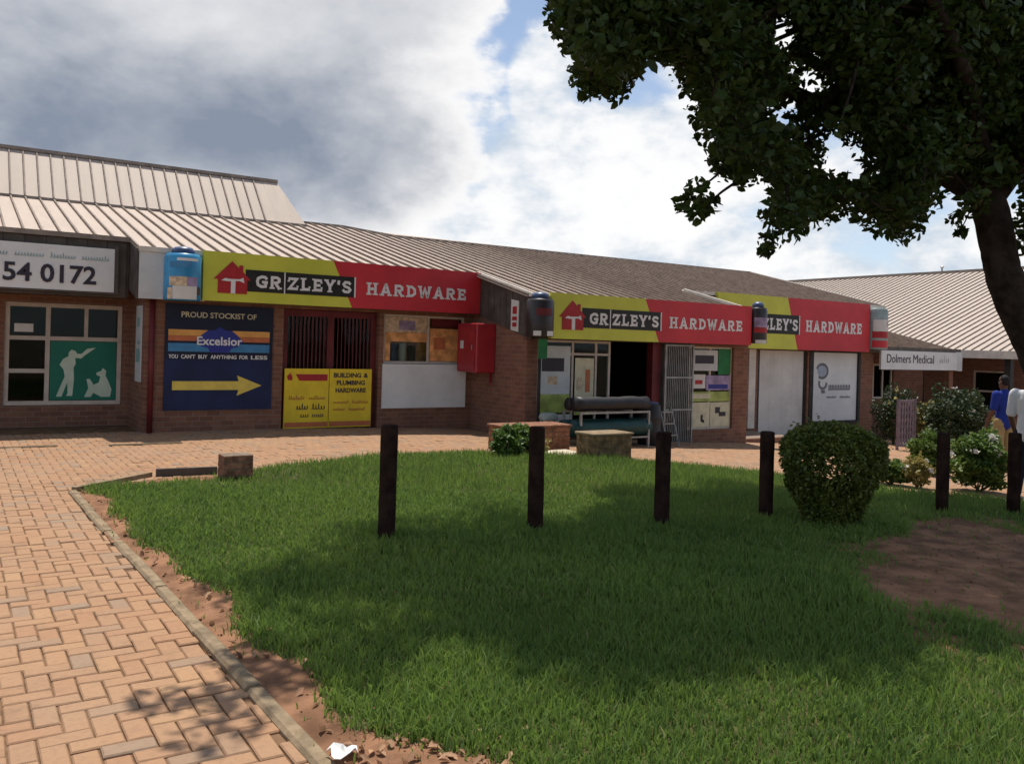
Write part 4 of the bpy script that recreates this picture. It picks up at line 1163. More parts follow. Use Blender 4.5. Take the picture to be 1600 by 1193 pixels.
mb.prism([(a, W0 - 0.010, b_) for a, b_ in hx], (0, 0.005, 0)); mb.build('badge', M['royal'], nb)
text_mesh('Excelsior', 0.20, M['letter'], 'brand_lettering', nb, (3.44, W0 - 0.013, 1.47), 0.002, 0.004, width=0.76)
for wd_t, x0, x1 in (('YOU', 2.99, 3.14), ("CAN'T", 3.19, 3.42), ('BUY', 3.47, 3.62), ('ANYTHING', 3.67, 4.11), ('FOR', 4.16, 4.31), ('LESS', 4.36, 4.65)):
    text_mesh(wd_t, 0.09, M['letter'], 'slogan_word', nb, (x0, W0 - 0.003, 1.235), 0.002, 0.002, width=x1 - x0)
mb = MB(); mb.prism([(3.06, W0 - 0.005, 0.70), (4.16, W0 - 0.005, 0.70), (4.13, W0 - 0.005, 0.60), (4.56, W0 - 0.005, 0.775), (4.13, W0 - 0.005, 0.95), (4.16, W0 - 0.005, 0.85), (3.06, W0 - 0.005, 0.85)], (0, 0.004, 0)); mb.build('arrow', M['arrow'], nb)

# two yellow boards standing against the door
for (a, b_, lab, side) in ((4.97, 5.80, 'yellow trade board with red logo band leaning at the maroon door', 0), (5.815, 6.65, 'yellow trade board with three black heading lines leaning at the maroon door', 1)):
    t_ = empty('trade_board', ((a + b_) / 2, B1 - 0.03, 0), lab, 'sign board')
    w = B1 - 0.05
    mb = MB(); mb.box((a, w, 0.0), (b_, w + 0.03, 1.08)); mb.build('board', M['yel2'], t_)
    mb = MB(); mb.box((a + 0.01, w - 0.004, 0.02), (b_ - 0.01, w - 0.001, 0.11)); mb.build('red_band', M['rust'], t_)
    if side == 0:
        mb = MB(); mb.prism([(a + 0.20, w - 0.005, 0.98), (b_ - 0.03, w - 0.005, 0.98), (b_ - 0.03, w - 0.005, 0.86), (a + 0.27, w - 0.005, 0.86)], (0, 0.004, 0)); mb.prism([(a + 0.06, w - 0.005, 0.87), (a + 0.14, w - 0.005, 0.87), (a + 0.14, w - 0.005, 0.94), (a + 0.10, w - 0.005, 1.0), (a + 0.04, w - 0.005, 0.94)], (0, 0.004, 0)); mb.build('logo_band', M['logo_red'], t_)
        script_line('red_print', M['rust'], t_, a + 0.08, b_ - 0.06, 0.52, 0.07, w - 0.004, 11, 2)
        script_line('black_print', M['ink'], t_, a + 0.22, b_ - 0.05, 0.34, 0.10, w - 0.004, 12, 2); script_line('black_print', M['ink'], t_, a + 0.30, b_ - 0.08, 0.20, 0.08, w - 0.004, 13, 2)
    else:
        for wd_t, x0, x1, zt_ in (('BUILDING', 0.08, 0.62, 0.925), ('&', 0.67, 0.76, 0.925), ('PLUMBING', 0.14, 0.70, 0.785), ('HARDWARE', 0.12, 0.72, 0.645)):
            text_mesh(wd_t, 0.115, M['ink'], 'heading_word', t_, (a + x0, w - 0.003, zt_), 0.002, 0.004, width=x1 - x0)
        script_line('red_print', M['rust'], t_, a + 0.08, b_ - 0.06, 0.44, 0.06, w - 0.004, 24, 2); script_line('red_print', M['rust'], t_, a + 0.08, b_ - 0.12, 0.31, 0.06, w - 0.004, 25, 2)

# white board below the display window and the display behind the glass
mb = MB(); mb.box((6.88, B1 - 0.03, 0.33), (8.72, B1 - 0.003, 1.185)); mb.build('white_board', M['white'], None, label='plain white board below the orange display window', cat='board')
dp = empty('window_display', (7.8, B1 + 0.2, 1.2), 'orange and tan paint display behind the shop window', 'display')
mb = MB(); mb.box((6.98, B1 + 0.265, 1.21), (8.64, B1 + 0.28, 2.12)); mb.build('display_board', M['poster_orange'], dp)
mb = MB(); mb.box((6.96, B1 + 0.074, 1.80), (7.86, B1 + 0.082, 2.095)); mb.build('cream_poster', M['tan'], dp)
mb = MB(); mb.box((6.96, B1 + 0.074, 1.62), (7.86, B1 + 0.082, 1.795)); mb.build('orange_poster', M['poster_orange'], dp)
mb = MB(); mb.box((6.96, B1 + 0.074, 1.25), (7.07, B1 + 0.082, 1.615)); mb.build('orange_poster', M['poster_orange'], dp)
mb = MB(); mb.box((7.93, B1 + 0.074, 1.25), (8.63, B1 + 0.082, 1.90)); mb.build('orange_poster', M['poster_orange'], dp)
mb = MB(); mb.box((8.02, B1 + 0.068, 1.48), (8.28, B1 + 0.073, 1.72)); mb.build('dark_print', M['rust'], dp)
mb = MB(); mb.box((7.97, B1 + 0.074, 1.93), (8.6, B1 + 0.082, 2.09)); mb.build('dark_print', M['maroon'], dp)
mb = MB(); mb.box((7.25, B1 + 0.068, 1.85), (7.6, B1 + 0.073, 2.03)); mb.build('pale_print', M['poster_mauve'], dp)
for (x, r, h, mt, lab) in ((7.18, 0.08, 0.36, 'canlid', 0), (7.38, 0.078, 0.38, 'offwhite', 0), (7.58, 0.08, 0.34, 'dark_steel', 0), (7.98, 0.07, 0.2, 'tan', 0), (8.25, 0.075, 0.16, 'offwhite', 0)):
    mb = MB(); mb.lathe((x, B1 + 0.175, 1.215), [(r * 0.98, 0), (r, 0.01), (r, h * 0.9), (r * 0.9, h * 0.94), (r * 0.88, h)], 16)
    mb.build('paint_tin', M[mt], None, smooth=True, label={'canlid': 'dark blue paint tin in the orange display window', 'offwhite': 'white paint tin in the orange display window', 'dark_steel': 'black paint tin in the orange display window', 'tan': 'small tan paint tin in the orange display window'}[mt] if x != 8.25 else 'short white paint tin in the orange display window', cat='tin', group='paint tins in the window')
mb = MB(); mb.box((6.95, B1 + 0.05, 1.196), (8.65, B1 + 0.265, 1.213)); mb.build('display_shelf', M['offwhite'], dp)

# posters in bay two
def poster(name, u0, u1, z0, z1, w, mat, label, extra=(), cat='poster'):
    t_ = empty(name, ((u0 + u1) / 2, w, z0), label, cat)
    mb_ = MB(); mb_.box((u0, w, z0), (u1, w + 0.006, z1)); mb_.build('poster_sheet', mat, t_)
    for (a, b_, c, d, mt) in extra:
        mb_ = MB(); mb_.box((u0 + a * (u1 - u0), w - 0.003, z0 + c * (z1 - z0)), (u0 + b_ * (u1 - u0), w - 0.0005, z0 + d * (z1 - z0))); mb_.build('print_patch', M[mt], t_)
    return t_


WP = B2 + 0.075
poster('window_poster', 9.18, 9.92, 0.35, 1.62, WP - 0.022, M['grey_panel'], 'grey and lime poster in the window behind the veranda post', [(0.1, 0.8, 0.62, 0.82, 'ink'), (0.0, 1.0, 0.0, 0.28, 'poster_lime'), (0.3, 0.6, 0.42, 0.55, 'tan')])
poster('window_poster', 10.04, 10.50, 0.30, 1.40, WP - 0.022, M['poster_cream'], 'cream poster with brown figures in window left of the doorway', [(0.1, 0.4, 0.42, 0.66, 'tan'), (0.55, 0.8, 0.40, 0.8, 'rust'), (0.0, 1.0, 0.0, 0.30, 'poster_lime')])
poster('window_poster', 9.2, 9.95, -0.1, 0.32, WP - 0.022, M['offwhite'], 'low white poster in the window behind the veranda post', [(0.2, 0.8, 0.3, 0.6, 'tan')])
poster('hanging_banner', 8.92, 9.12, 1.38, 1.74, B2 - 0.30, M['poster_green'], 'dark green banner hanging under the black paint tin sign', cat='banner')
poster('window_poster', 13.12, 13.92, 1.18, 1.62, WP - 0.022, M['grey_panel'], 'grey poster with dark oval in the window right of the gate', [(0.15, 0.85, 0.35, 0.75, 'ink')])
poster('window_poster', 13.94, 14.32, 1.10, 1.66, WP - 0.022, M['poster_green'], 'plain green poster in the window right of the gate')
poster('window_poster', 13.12, 13.56, 0.80, 1.10, WP - 0.022, M['offwhite'], 'small white poster with red mark in window right of the gate', [(0.3, 0.8, 0.3, 0.6, 'logo_red')])
poster('window_poster', 13.58, 14.32, 0.76, 1.08, WP - 0.022, M['poster_mauve'], 'mauve banner poster in the window right of the gate', [(0.1, 0.9, 0.1, 0.4, 'royal')])
poster('window_poster', 13.12, 14.32, 0.52, 0.73, WP - 0.022, M['poster_lime'], 'lime strip poster in the window right of the gate', [(0.05, 0.5, 0.3, 0.8, 'poster_cream')])
for a, lab, ex in ((13.12, 'cream tool poster with one small black tool', [(0.55, 0.66, 0.22, 0.5, 'ink'), (0.62, 0.74, 0.18, 0.3, 'ink')]), (13.73, 'cream tool poster with black pliers and tools', [(0.25, 0.5, 0.55, 0.8, 'ink'), (0.45, 0.8, 0.42, 0.6, 'ink')])):
    poster('window_poster', a, a + 0.59, -0.03, 0.50, WP - 0.022, M['poster_cream'], lab + ' in window right of the gate', ex)
# slim red and white plate on the step fascia
pl = empty('fascia_plate', (8.81, 13.5, 1.9), 'slim white plate with red marks on the dark step fascia', 'plate')
mb = MB(); mb.prism([(8.815, 13.38, 1.86), (8.815, 13.64, 1.90), (8.815, 13.64, 2.48), (8.815, 13.38, 2.44)], (0.015, 0, 0)); mb.build('plate', M['offwhite'], pl)
mb = MB(); mb.box((8.809, 13.44, 2.20), (8.813, 13.58, 2.34)); mb.box((8.809, 13.44, 1.96), (8.813, 13.58, 2.04)); mb.box((8.809, 13.43, 2.08), (8.813, 13.59, 2.15)); mb.build('red_mark', M['logo_red'], pl)
# logo on the white window board of bay three
lg = empty('board_logo', (20.5, B3, 0.5), 'grey ring logo and lettering printed on the white window board', 'logo')
wl = B3 + 0.024
mb = MB()
polyline(mb, [(20.08 + 0.24 * math.cos(t), 1.14 + 0.19 * math.sin(t)) for t in np.radians(np.arange(160, -131, -22))], 0.075, wl, 0.004)
mb.build('ring_mark', M['ink_grey'], lg)
mb = MB(); mb.prism([(20.08 + 0.19 * math.cos(t), wl + 0.002, 1.14 + 0.145 * math.sin(t)) for t in np.radians(np.arange(0, 360, 24))], (0, 0.003, 0)); mb.build('ring_centre', M['pale_blue'], lg)
mb = MB(); polyline(mb, [(20.12 + 0.16 * math.cos(t), 0.80 + 0.14 * math.sin(t)) for t in np.radians(np.arange(150, 391, 22))], 0.07, wl - 0.001, 0.004); mb.build('ring_mark', M['ink_grey'], lg)
mb = MB(); mb.box((20.06, wl, 0.53), (20.22, wl + 0.004, 0.62)); mb.build('foot_mark', M['ink_grey'], lg)
script_line('lettering', M['ink_grey'], lg, 20.36, 21.35, 0.62, 0.15, wl, 31, 1, caps=True); script_line('lettering', M['ink_grey'], lg, 20.30, 21.35, 0.40, 0.06, wl, 32, 2)

# fire hose cabinet on the brick step wall
fc = empty('hose_cabinet', (8.66, 14.6, 1.1), 'red fire hose cabinet on the brick side wall', 'cabinet')
mb = MB(); mb.bevbox((8.42, 14.22, 1.06), (8.855, 14.98, 2.02), 0.02); mb.build('cabinet_body', M['cabinet'], fc)
mb = MB(); mb.box((8.408, 14.27, 1.11), (8.418, 14.93, 1.97)); dor = mb.build('cabinet_door', M['cabinet'], fc)
mb = MB(); mb.tube([(8.395, 14.36, 1.5), (8.395, 14.36, 1.6)], 0.012, 8); mb.build('handle', M['steel'], dor)
mb = MB(); mb.box((8.402, 14.70, 1.52), (8.407, 14.82, 1.68)); mb.build('sticker', M['offwhite'], dor)
mb = MB(); mb.tube([(8.80, 14.3, 1.06), (8.80, 14.3, 0.86), (8.76, 14.22, 0.84)], 0.02, 8); mb.build('valve_pipe', M['cabinet'], fc, smooth=True)

# ------------------------------------------------------------------ further buildings on the right
med = empty('medical_rooms', (24.4, 16, -0.9), 'low brick medical rooms with grey roof beyond the hardware shop', 'building')
mb = MB(); wall_mb(mb, 'u', 17.0, 0.22, 22.4, 27.9, -1.4, 2.0, [(24.6, 26.2, 0.2, 1.35), (22.9, 24.0, -1.4, 1.2)]); mb.build('wall', M['brick'], med)
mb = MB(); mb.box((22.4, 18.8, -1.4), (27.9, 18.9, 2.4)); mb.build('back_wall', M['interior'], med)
window(med, 17.05, 24.605, 26.195, 0.205, 1.345, [0.36, 0.68], [], M['cream'], bar=0.06)
mroof = MB(); mroof.prism([(22.55, 15.05, 1.80), (26.6, 15.05, 1.80), (26.6, 15.05, 1.72), (22.55, 15.05, 1.72)], (0, 3.7, 0.92)); mroof = mroof.build('roof', M['roof'], med)
mm_ = sheet_mesh(15.05, 1.83, 18.75, 2.75, 0.27)
for i in range(15): place('roof_panel', mm_, (22.55 + i * 0.27, 15.05, 1.83), mroof)
mb = MB(); mb.box((22.5, 14.98, 1.20), (26.62, 15.04, 1.88)); mb.build('fascia', M['dark_fascia'], med)
mb = MB(); mb.box((26.2, 15.1, -1.2), (26.42, 15.3, 1.2)); mb.build('column', M['brick'], med)
ms_ = empty('medical_sign', (24.4, 14.9, 1.2), 'long white medical sign under the grey roof edge', 'sign')
mb = MB(); mb.box((22.35, 14.90, 1.22), (26.30, 14.96, 1.77)); mb.build('sign_board', M['white'], ms_)
mb = MB(); mb.box((26.302, 14.895, 1.20), (26.56, 14.965, 1.79)); mb.build('sign_end', M['grey_panel'], ms_)
text_mesh('Dolmers', 0.36, M['ink'], 'lettering', ms_, (22.62, 14.895, 1.42), 0.003, 0.0, width=1.18)
text_mesh('Medical', 0.36, M['ink'], 'lettering', ms_, (23.92, 14.895, 1.42), 0.003, 0.0, width=1.08)
script_line('small_print', M['grey_panel'], ms_, 25.3, 25.85, 1.44, 0.22, 14.897, 41, 1)

wing = empty('rear_wing', (30, 16, -1.1), 'brick wing with a long pale ribbed roof behind the medical rooms', 'building')
UE, ZE, UR, ZR = 28.0, 1.86, 38.6, 5.55
wroof = empty('roof', (UE, 12, ZE)); wroof.parent = wing; wroof.location = Vector((UE, 12, ZE)) - Vector(wing.location); WORLD_LOC[wroof.name] = Vector((UE, 12, ZE))
mw = sheet_mesh(UE, ZE, UR, ZR, 0.30, mats=[M['roof_w'], M['rib']], along='u')
for i in range(72): place('roof_panel', mw, (UE, 13.9 + i * 0.30, ZE), wroof)
mb = MB(); mb.box((UE - 0.12, 13.85, ZE - 0.24), (UE + 0.02, 35.5, ZE + 0.015)); mb.build('gutter', M['cream'], wing)
mb = MB(); mb.box((UR - 0.1, 13.85, ZR - 0.03), (UR + 0.2, 35.5, ZR + 0.09)); mb.build('ridge_cap', M['roofcap'], wing)
mb = MB(); mb.add([(UR, 13.9, ZR), (UR, 35.5, ZR), (UR + 10, 35.5, 2), (UR + 10, 13.9, 2)], [(0, 1, 2, 3)]); mb.build('rear_slope', M['roof_w'], wing)
mb = MB(); wall_mb(mb, 'w', UE + 1.6, 0.22, 14.0, 35, -1.5, ZE + 0.5, [(15.0, 16.2, -0.2, 1.2), (19, 20.5, -0.2, 1.2), (23, 24.2, -0.2, 1.2)]); mb.add([(UE + 1.6, 14.0, -1.5), (UR, 14.0, -1.5), (UR, 14.0, ZR - 0.1), (UE + 1.6, 14.0, ZE + 0.45)], [(0, 1, 2, 3)]); mb.build('wall', M['brick'], wing)
mb = MB(); mb.box((UE + 2.2, 14.3, -1.5), (UE + 2.3, 35, 2.2)); mb.build('back_wall', M['interior'], wing)
for w in (14.2, 17.2, 20.2): 
    mb = MB(); mb.box((UE + 0.1, w, -1.5), (UE + 0.3, w + 0.2, ZE)); mb.build('veranda_post', M['dark_steel'], wing)
for (a, b_) in ((15.0, 16.2), (19, 20.5)):
    mb = MB()
    mb.box((UE + 1.62, a + .003, -0.197), (UE + 1.68, a + 0.06, 1.197)); mb.box((UE + 1.62, b_ - 0.06, -0.197), (UE + 1.68, b_ - .003, 1.197)); mb.box((UE + 1.623, a + 0.06, 0.47), (UE + 1.677, b_ - 0.06, 0.53)); mb.box((UE + 1.62, a + .06, -0.197), (UE + 1.68, b_ - .06, -0.14)); mb.box((UE + 1.62, a + .06, 1.14), (UE + 1.68, b_ - .06, 1.197))
    wq = mb.build('window', M['paleframe'], wing)
    g = MB(); g.box((UE + 1.64, a + 0.02, -0.18), (UE + 1.646, b_ - 0.02, 1.18)); g.build('pane', M['glass'], wq)
mb = MB(); p_ = at_depth(1467, 424, 40)
mb.tube([(UR + 0.05, p_[1], ZR + 0.02), (UR + 0.05, p_[1], ZR + 0.26)], 0.035, 8); mb.lathe((UR + 0.05, p_[1], ZR + 0.26), [(0.08, 0), (0.08, 0.04), (0.02, 0.09)], 10); mb.build('roof_vent', M['steel'], wing)

# ------------------------------------------------------------------ timber posts on the lawn
POSTS = [(603, 853, 666, 'dark timber post on the lawn, first of the row from the path'), (836, 838, 669, 'dark timber post on the lawn, second of the row from the path'),
         (1033, 827, 677, 'dark timber post on the lawn, third of the row from the path'), (1196, 815, 676, 'dark timber post beside the clipped round bush, on its path side'),
         (1471, 802, 678, 'dark timber post standing before the white flowering shrub'), (1583, 806, 678, 'dark timber post beside the person in the white shirt')]
for i, (px, pb, pt, lab) in enumerate(POSTS):
    g = ground_at(px, pb); F = g[0] * math.cos(AF) + g[1] * math.sin(AF)
    h = (pb - pt) * F / FPX
    t_ = empty('timber_post', (g[0], g[1], g[2]), lab, 'post', 'timber posts in a row across the lawn')
    r = 0.068
    rr = random.Random(i); lx, ly = rr.uniform(-0.008, 0.008), rr.uniform(-0.008, 0.008)
    mb = MB(); n = 9
    mb.tube([(g[0] + lx * k / n, g[1] + ly * k / n, g[2] - 0.15 + (h + 0.15) * k / n) for k in range(n + 1)], [r * rr.uniform(0.97, 1.03) for k in range(n)] + [r * 0.99], 14)
    mb.build('shaft', M['wood'], t_, smooth=False)
    mb = MB(); mb.lathe((g[0] + lx, g[1] + ly, g[2] + h), [(r * 0.985, 0.0005), (r * 0.95, 0.010), (r * 0.72, 0.016)], 14); mb.build('chamfered_top', M['wood'], t_)

# ------------------------------------------------------------------ brick blocks
BM = {}
def brick_mesh(l, d, h, mat):
    k = (round(l, 3), round(d, 3), round(h, 3), mat.name)
    if k not in BM:
        q = MB(); q.bevbox((0, 0, 0), (l, d, h), 0.004); BM[k] = mesh_of(q, 'brick', mat)
    return BM[k]


def brick_block(name, u0, u1, w0, w1, zb, courses, label, cat, mat, capmat=None):
    t_ = empty(name, ((u0 + u1) / 2, (w0 + w1) / 2, zb), label, cat)
    ch = 0.077; d = 0.10
    mb_ = MB(); mb_.box((u0 + 0.008, w0 + 0.008, zb - 0.2), (u1 - 0.008, w1 - 0.008, zb + courses * ch - 0.006)); mb_.build('mortar_core', M['mortar'], t_)
    rr = random.Random(name + label)
    for c in range(-1, courses):
        z = zb + c * ch
        def run(a0, a1, fn):
            L = 0.222; x = a0 - (L / 2 if c % 2 else 0)
            while x < a1 - 0.02:
                p, q = max(x, a0), min(x + L, a1)
                if q - p > 0.03: fn(p, q - p - 0.008)
                x += L
        j = lambda: rr.uniform(-0.003, 0.003)
        run(u0, u1, lambda p, l: place('brick', brick_mesh(l, d, ch - 0.009, mat), (p, w0 + j(), z + j() * 0.5), t_))
        run(w0 + d + 0.002, w1, lambda p, l: place('brick', brick_mesh(d, l, ch - 0.009, mat), (u0 + j(), p, z + j() * 0.5), t_))
        run(w0 + d + 0.002, w1, lambda p, l: place('brick', brick_mesh(d, l, ch - 0.009, mat), (u1 - d + j(), p, z + j() * 0.5), t_))
        if w1 - w0 > 0.25: run(u0 + d + 0.002, u1 - d - 0.002, lambda p, l: place('brick', brick_mesh(l, d, ch - 0.009, mat), (p, w1 - d + j(), z + j() * 0.5), t_))
    if capmat:
        mb_ = MB(); mb_.bevbox((u0 - 0.02, w0 - 0.02, zb + courses * ch - 0.004), (u1 + 0.02, w1 + 0.02, zb + courses * ch + 0.032), 0.008); mb_.build('coping', capmat, t_)
    return t_


g0 = ground_at(372, 754)
brick_block('brick_stub', g0[0] - 0.16, g0[0] + 0.17, g0[1], g0[1] + 0.26, g0[2], 4, 'short dark brick stub at the back corner of the lawn', 'brick stub', M['brick_u'])
brick_block('brick_planter', 7.22, 8.46, 11.2, 11.75, gz(7.8), 5, 'long low brick planter overgrown with weeds before the step wall', 'planter', M['brick_red'], M['brick_u'])
brick_block('brick_bench', 7.98, 8.72, 9.98, 10.42, gz(8.2), 5, 'square brown brick bench block before the dark doorway', 'bench', M['brick_old'], M['kerb'])
mb = MB(); g1 = ground_at(872, 712); mb.bevbox((g1[0] - 0.42, g1[1] - 0.28, g1[2] - 0.03), (g1[0] + 0.40, g1[1] + 0.34, g1[2] + 0.05), 0.012)
mb.build('concrete_slab', M['concrete'], None, label='pale concrete slab lying between the two brick blocks', cat='slab')

# ------------------------------------------------------------------ foliage helpers
def leaves(P, size, rng, aspect=0.55, up=0.3, fold=0.25, droop=None):
    """rhombic folded leaves at points P; returns V, F(quads), n"""
    n = len(P)
    d = rng.normal(size=(n, 3)); d[:, 2] = d[:, 2] * 0.7 - (droop or 0); d /= np.linalg.norm(d, axis=1)[:, None]
    nn = rng.normal(size=(n, 3)); nn[:, 2] += up * 3; s = np.cross(d, nn); s /= np.linalg.norm(s, axis=1)[:, None] + 1e-9
    nrm = np.cross(s, d)
    L = (size * np.clip(rng.lognormal(-0.05, 0.28, n), 0.45, 1.6))[:, None]
    b = P - d * L / 2; t = P + d * L / 2
    hw = L * aspect / 2; up_ = nrm * L * fold * 0.35; cv = nrm * L * (0.10 * rng.normal(size=(n, 1)))
    l1 = P - d * L * 0.22 + s * hw * 0.92 + up_; l2 = P + d * L * 0.16 + s * hw * 0.80 + up_ + cv * 0.5
    r1 = P - d * L * 0.22 - s * hw * 0.92 + up_; r2 = P + d * L * 0.16 - s * hw * 0.80 + up_ + cv * 0.5
    t = t - np.abs(cv)
    V = np.stack([b, l1, l2, t, r2, r1], 1).reshape(-1, 3); k = np.arange(n) * 6
    F = np.stack([k, k + 1, k + 2, k + 3, k, k + 3, k + 4, k + 5], -1).reshape(-1, 4)
    return V, F


def shell_points(n, c, rad, rng, inner=0.55, lump=0.18, zcut=-0.9):
    d = rng.normal(size=(int(n * 1.6) + 8, 3)); d /= np.linalg.norm(d, axis=1)[:, None]
    d = d[d[:, 2] > zcut][:n]
    r = inner + (1 - inner) * rng.random(len(d)) ** 0.45
    lump_ = 1 + lump * (np.sin(d[:, 0] * 5 + c[0] * 3) * np.sin(d[:, 1] * 6 + c[1] * 5) + np.sin(d[:, 2] * 7 + d[:, 0] * 4 + c[0]))
    return np.array(c) + d * (r * lump_)[:, None] * np.array(rad)


def shrub(name, px, pb, wpx, hpx, mat, label, cat, n, size, flowers=0, fmat=None, F=None, seed=1, group=None, stems=7, inner=0.3):
    rng = np.random.default_rng(seed)
    g = ground_at(px, pb)
    if F: g = at_depth(px, pb, F); g[2] = gz(g[0])
    F = g[0] * math.cos(AF) + g[1] * math.sin(AF)
    R = wpx / 2 * F / FPX; H = hpx * F / FPX
    t_ = empty(name, tuple(g), label, cat, group)
    c = (g[0], g[1], g[2] + H * 0.56)
    P = shell_points(n, c, (R, R * 0.9, H * 0.5), rng, inner, 0.2)
    P = P[P[:, 2] > g[2] + 0.02]
    V, Fq = leaves(P, size, rng)
    o = np_mesh('foliage', V, Fq, mat, t_, attr=np.repeat(rng.random(len(Fq) // 2), 2), kind='stuff')
    mb_ = MB(); tips = P[rng.choice(len(P), stems)]
    for q in tips:
        mid = (np.array(g) * 0.5 + q * 0.5) + rng.normal(0, 0.03, 3)
        mb_.tube([tuple(g + rng.normal(0, 0.02, 3) * (1, 1, 0)), tuple(mid), tuple(q)], [0.012, 0.009, 0.004], 5)
    mb_.build('stem', M['twig'], t_, kind='stuff')
    if flowers:
        d = rng.normal(size=(flowers, 3)); d[:, 2] = np.abs(d[:, 2]) + 0.1; d[:, 1] -= 0.6; d /= np.linalg.norm(d, axis=1)[:, None]
        FP = np.array(c) + d * np.array((R, R * 0.9, H * 0.52)) * 1.02
        for q in FP:
            pts = q + rng.normal(0, 0.018, (14, 3)); V, Fq = leaves(pts, 0.045, rng, 0.8)
            np_mesh('flower', V, Fq, fmat, t_, attr=np.repeat(rng.random(len(Fq) // 2), 2))
    return t_


# clipped bush on the lawn, wide at the top and narrow at the foot
rng = np.random.default_rng(21)
gb = ground_at(1297, 826); Fb = gb[0] * math.cos(AF) + gb[1] * math.sin(AF)
bush = empty('clipped_bush', tuple(gb), 'round clipped bush with narrow foot on the lawn', 'bush')
sc_ = Fb / FPX
prof = [(0.0, 36), (18, 40), (40, 49), (65, 61), (90, 71), (112, 75), (132, 72), (148, 60), (158, 38), (163, 10)]   # height px, radius px
hz_b = np.array([p[0] for p in prof]) * sc_; rd_b = np.array([p[1] for p in prof]) * sc_
n = 32000
z = rng.uniform(0.0, hz_b[-1], n) ; z = np.where(rng.random(n) < 0.25, rng.uniform(hz_b[-1] * 0.75, hz_b[-1], n), z)
th = rng.uniform(0, 2 * np.pi, n)
R = np.interp(z, hz_b, rd_b) * (1 + 0.055 * np.sin(th * 5 + z * 9) + 0.05 * np.sin(th * 9 - z * 17) + 0.04 * np.sin(th * 17 + z * 31))
rr = R * (0.78 + 0.24 * rng.random(n) ** 0.5)
P = np.stack([gb[0] + rr * np.cos(th), gb[1] + rr * np.sin(th), gb[2] + z + rng.normal(0, 0.012, n)], -1)
# stray shoots that escape the clipping
for k in range(46):
    a_ = rng.uniform(0, 2 * np.pi); zz_ = rng.uniform(0.45, 1.0) * hz_b[-1]; q_ = np.interp(zz_, hz_b, rd_b)
    st_ = np.array([gb[0] + q_ * math.cos(a_), gb[1] + q_ * math.sin(a_), gb[2] + zz_]); dr_ = np.array([math.cos(a_) * 0.6, math.sin(a_) * 0.6, 0.9]); L_ = rng.uniform(0.04, 0.13)
    P = np.vstack([P, st_ + dr_ * (np.linspace(0, L_, 9)[:, None]) + rng.normal(0, 0.010, (9, 3))])
thin = np.sin(P[:, 0] * 11) * np.sin(P[:, 1] * 13 + 1) * np.sin(P[:, 2] * 10)
P = P[rng.random(len(P)) > np.clip(thin * 1.6 - 0.25, 0, 0.8)]
V, Fq = leaves(P, 0.036, rng, 0.6)
np_mesh('foliage', V, Fq, M['hedge'], bush, attr=np.repeat(rng.random(len(Fq) // 2), 2), kind='stuff')
mb = MB()
for k in range(14):
    a = k * 0.45; q = R[k] * 0.75
    mb.tube([(gb[0] + 0.05 * math.cos(a), gb[1] + 0.05 * math.sin(a), gb[2] - 0.05), (gb[0] + 0.16 * math.cos(a), gb[1] + 0.16 * math.sin(a), gb[2] + 0.3), (gb[0] + 0.42 * math.cos(a), gb[1] + 0.42 * math.sin(a), gb[2] + 0.75)], [0.02, 0.015, 0.006], 6)
mb.build('stem', M['bark'], bush, kind='stuff')

# garden beds on the right
shrub('rose_bush', 1490, 706, 105, 92, M['shrub_dk'], 'dark rose bush with pale blooms before the medical rooms', 'rose bush', 5200, 0.085, 4, M['petal'], seed=31)
shrub('rose_bush', 1398, 694, 66, 82, M['shrub_dk'], 'rose bush with cream yellow blooms beside the mauve lattice', 'rose bush', 3200, 0.075, 12, M['petal_y'], seed=32)
shrub('yellow_shrub', 1452, 655, 60, 62, M['dryshrub'], 'dry yellowish shrub under the medical rooms window', 'shrub', 1800, 0.09, F=25, seed=33)
shrub('flowering_shrub', 1530, 768, 96, 86, M['shrub'], 'bright green shrub with small white flowers behind the posts', 'shrub', 5200, 0.07, 7, M['petal'], seed=34)
shrub('low_green_shrub', 1392, 757, 60, 36, M['shrub'], 'low green plant beside the clipped bush', 'plant', 1600, 0.07, seed=35)
shrub('pale_shrub', 1432, 762, 46, 48, M['dryshrub'], 'small pale dry shrub between low green plant and post', 'shrub', 900, 0.06, 3, M['petal'], seed=36)
shrub('leafy_shrub', 1452, 742, 62, 62, M['shrub'], 'mid green leafy shrub behind the small pale dry shrub', 'shrub', 2400, 0.075, seed=37)
shrub('dry_yellow_shrub', 1566, 705, 40, 56, M['dryshrub'], 'yellow dry shrub before the person in the blue shirt', 'shrub', 1300, 0.07, seed=38)
shrub('planter_weeds', 806, 712, 62, 44, M['shrub'], 'green weeds growing against the long brick planter', 'weeds', 1500, 0.08, seed=39, inner=0.1)
shrub('planter_weeds', 790, 716, 44, 46, M['shrub'], 'tall weeds at the left end of the long brick planter', 'weeds', 1200, 0.09, seed=40, inner=0.1)
shrub('planter_weeds', 832, 712, 50, 30, M['dryshrub'], 'yellowing weeds before the middle of the long brick planter', 'weeds', 800, 0.07, seed=41, inner=0.1)
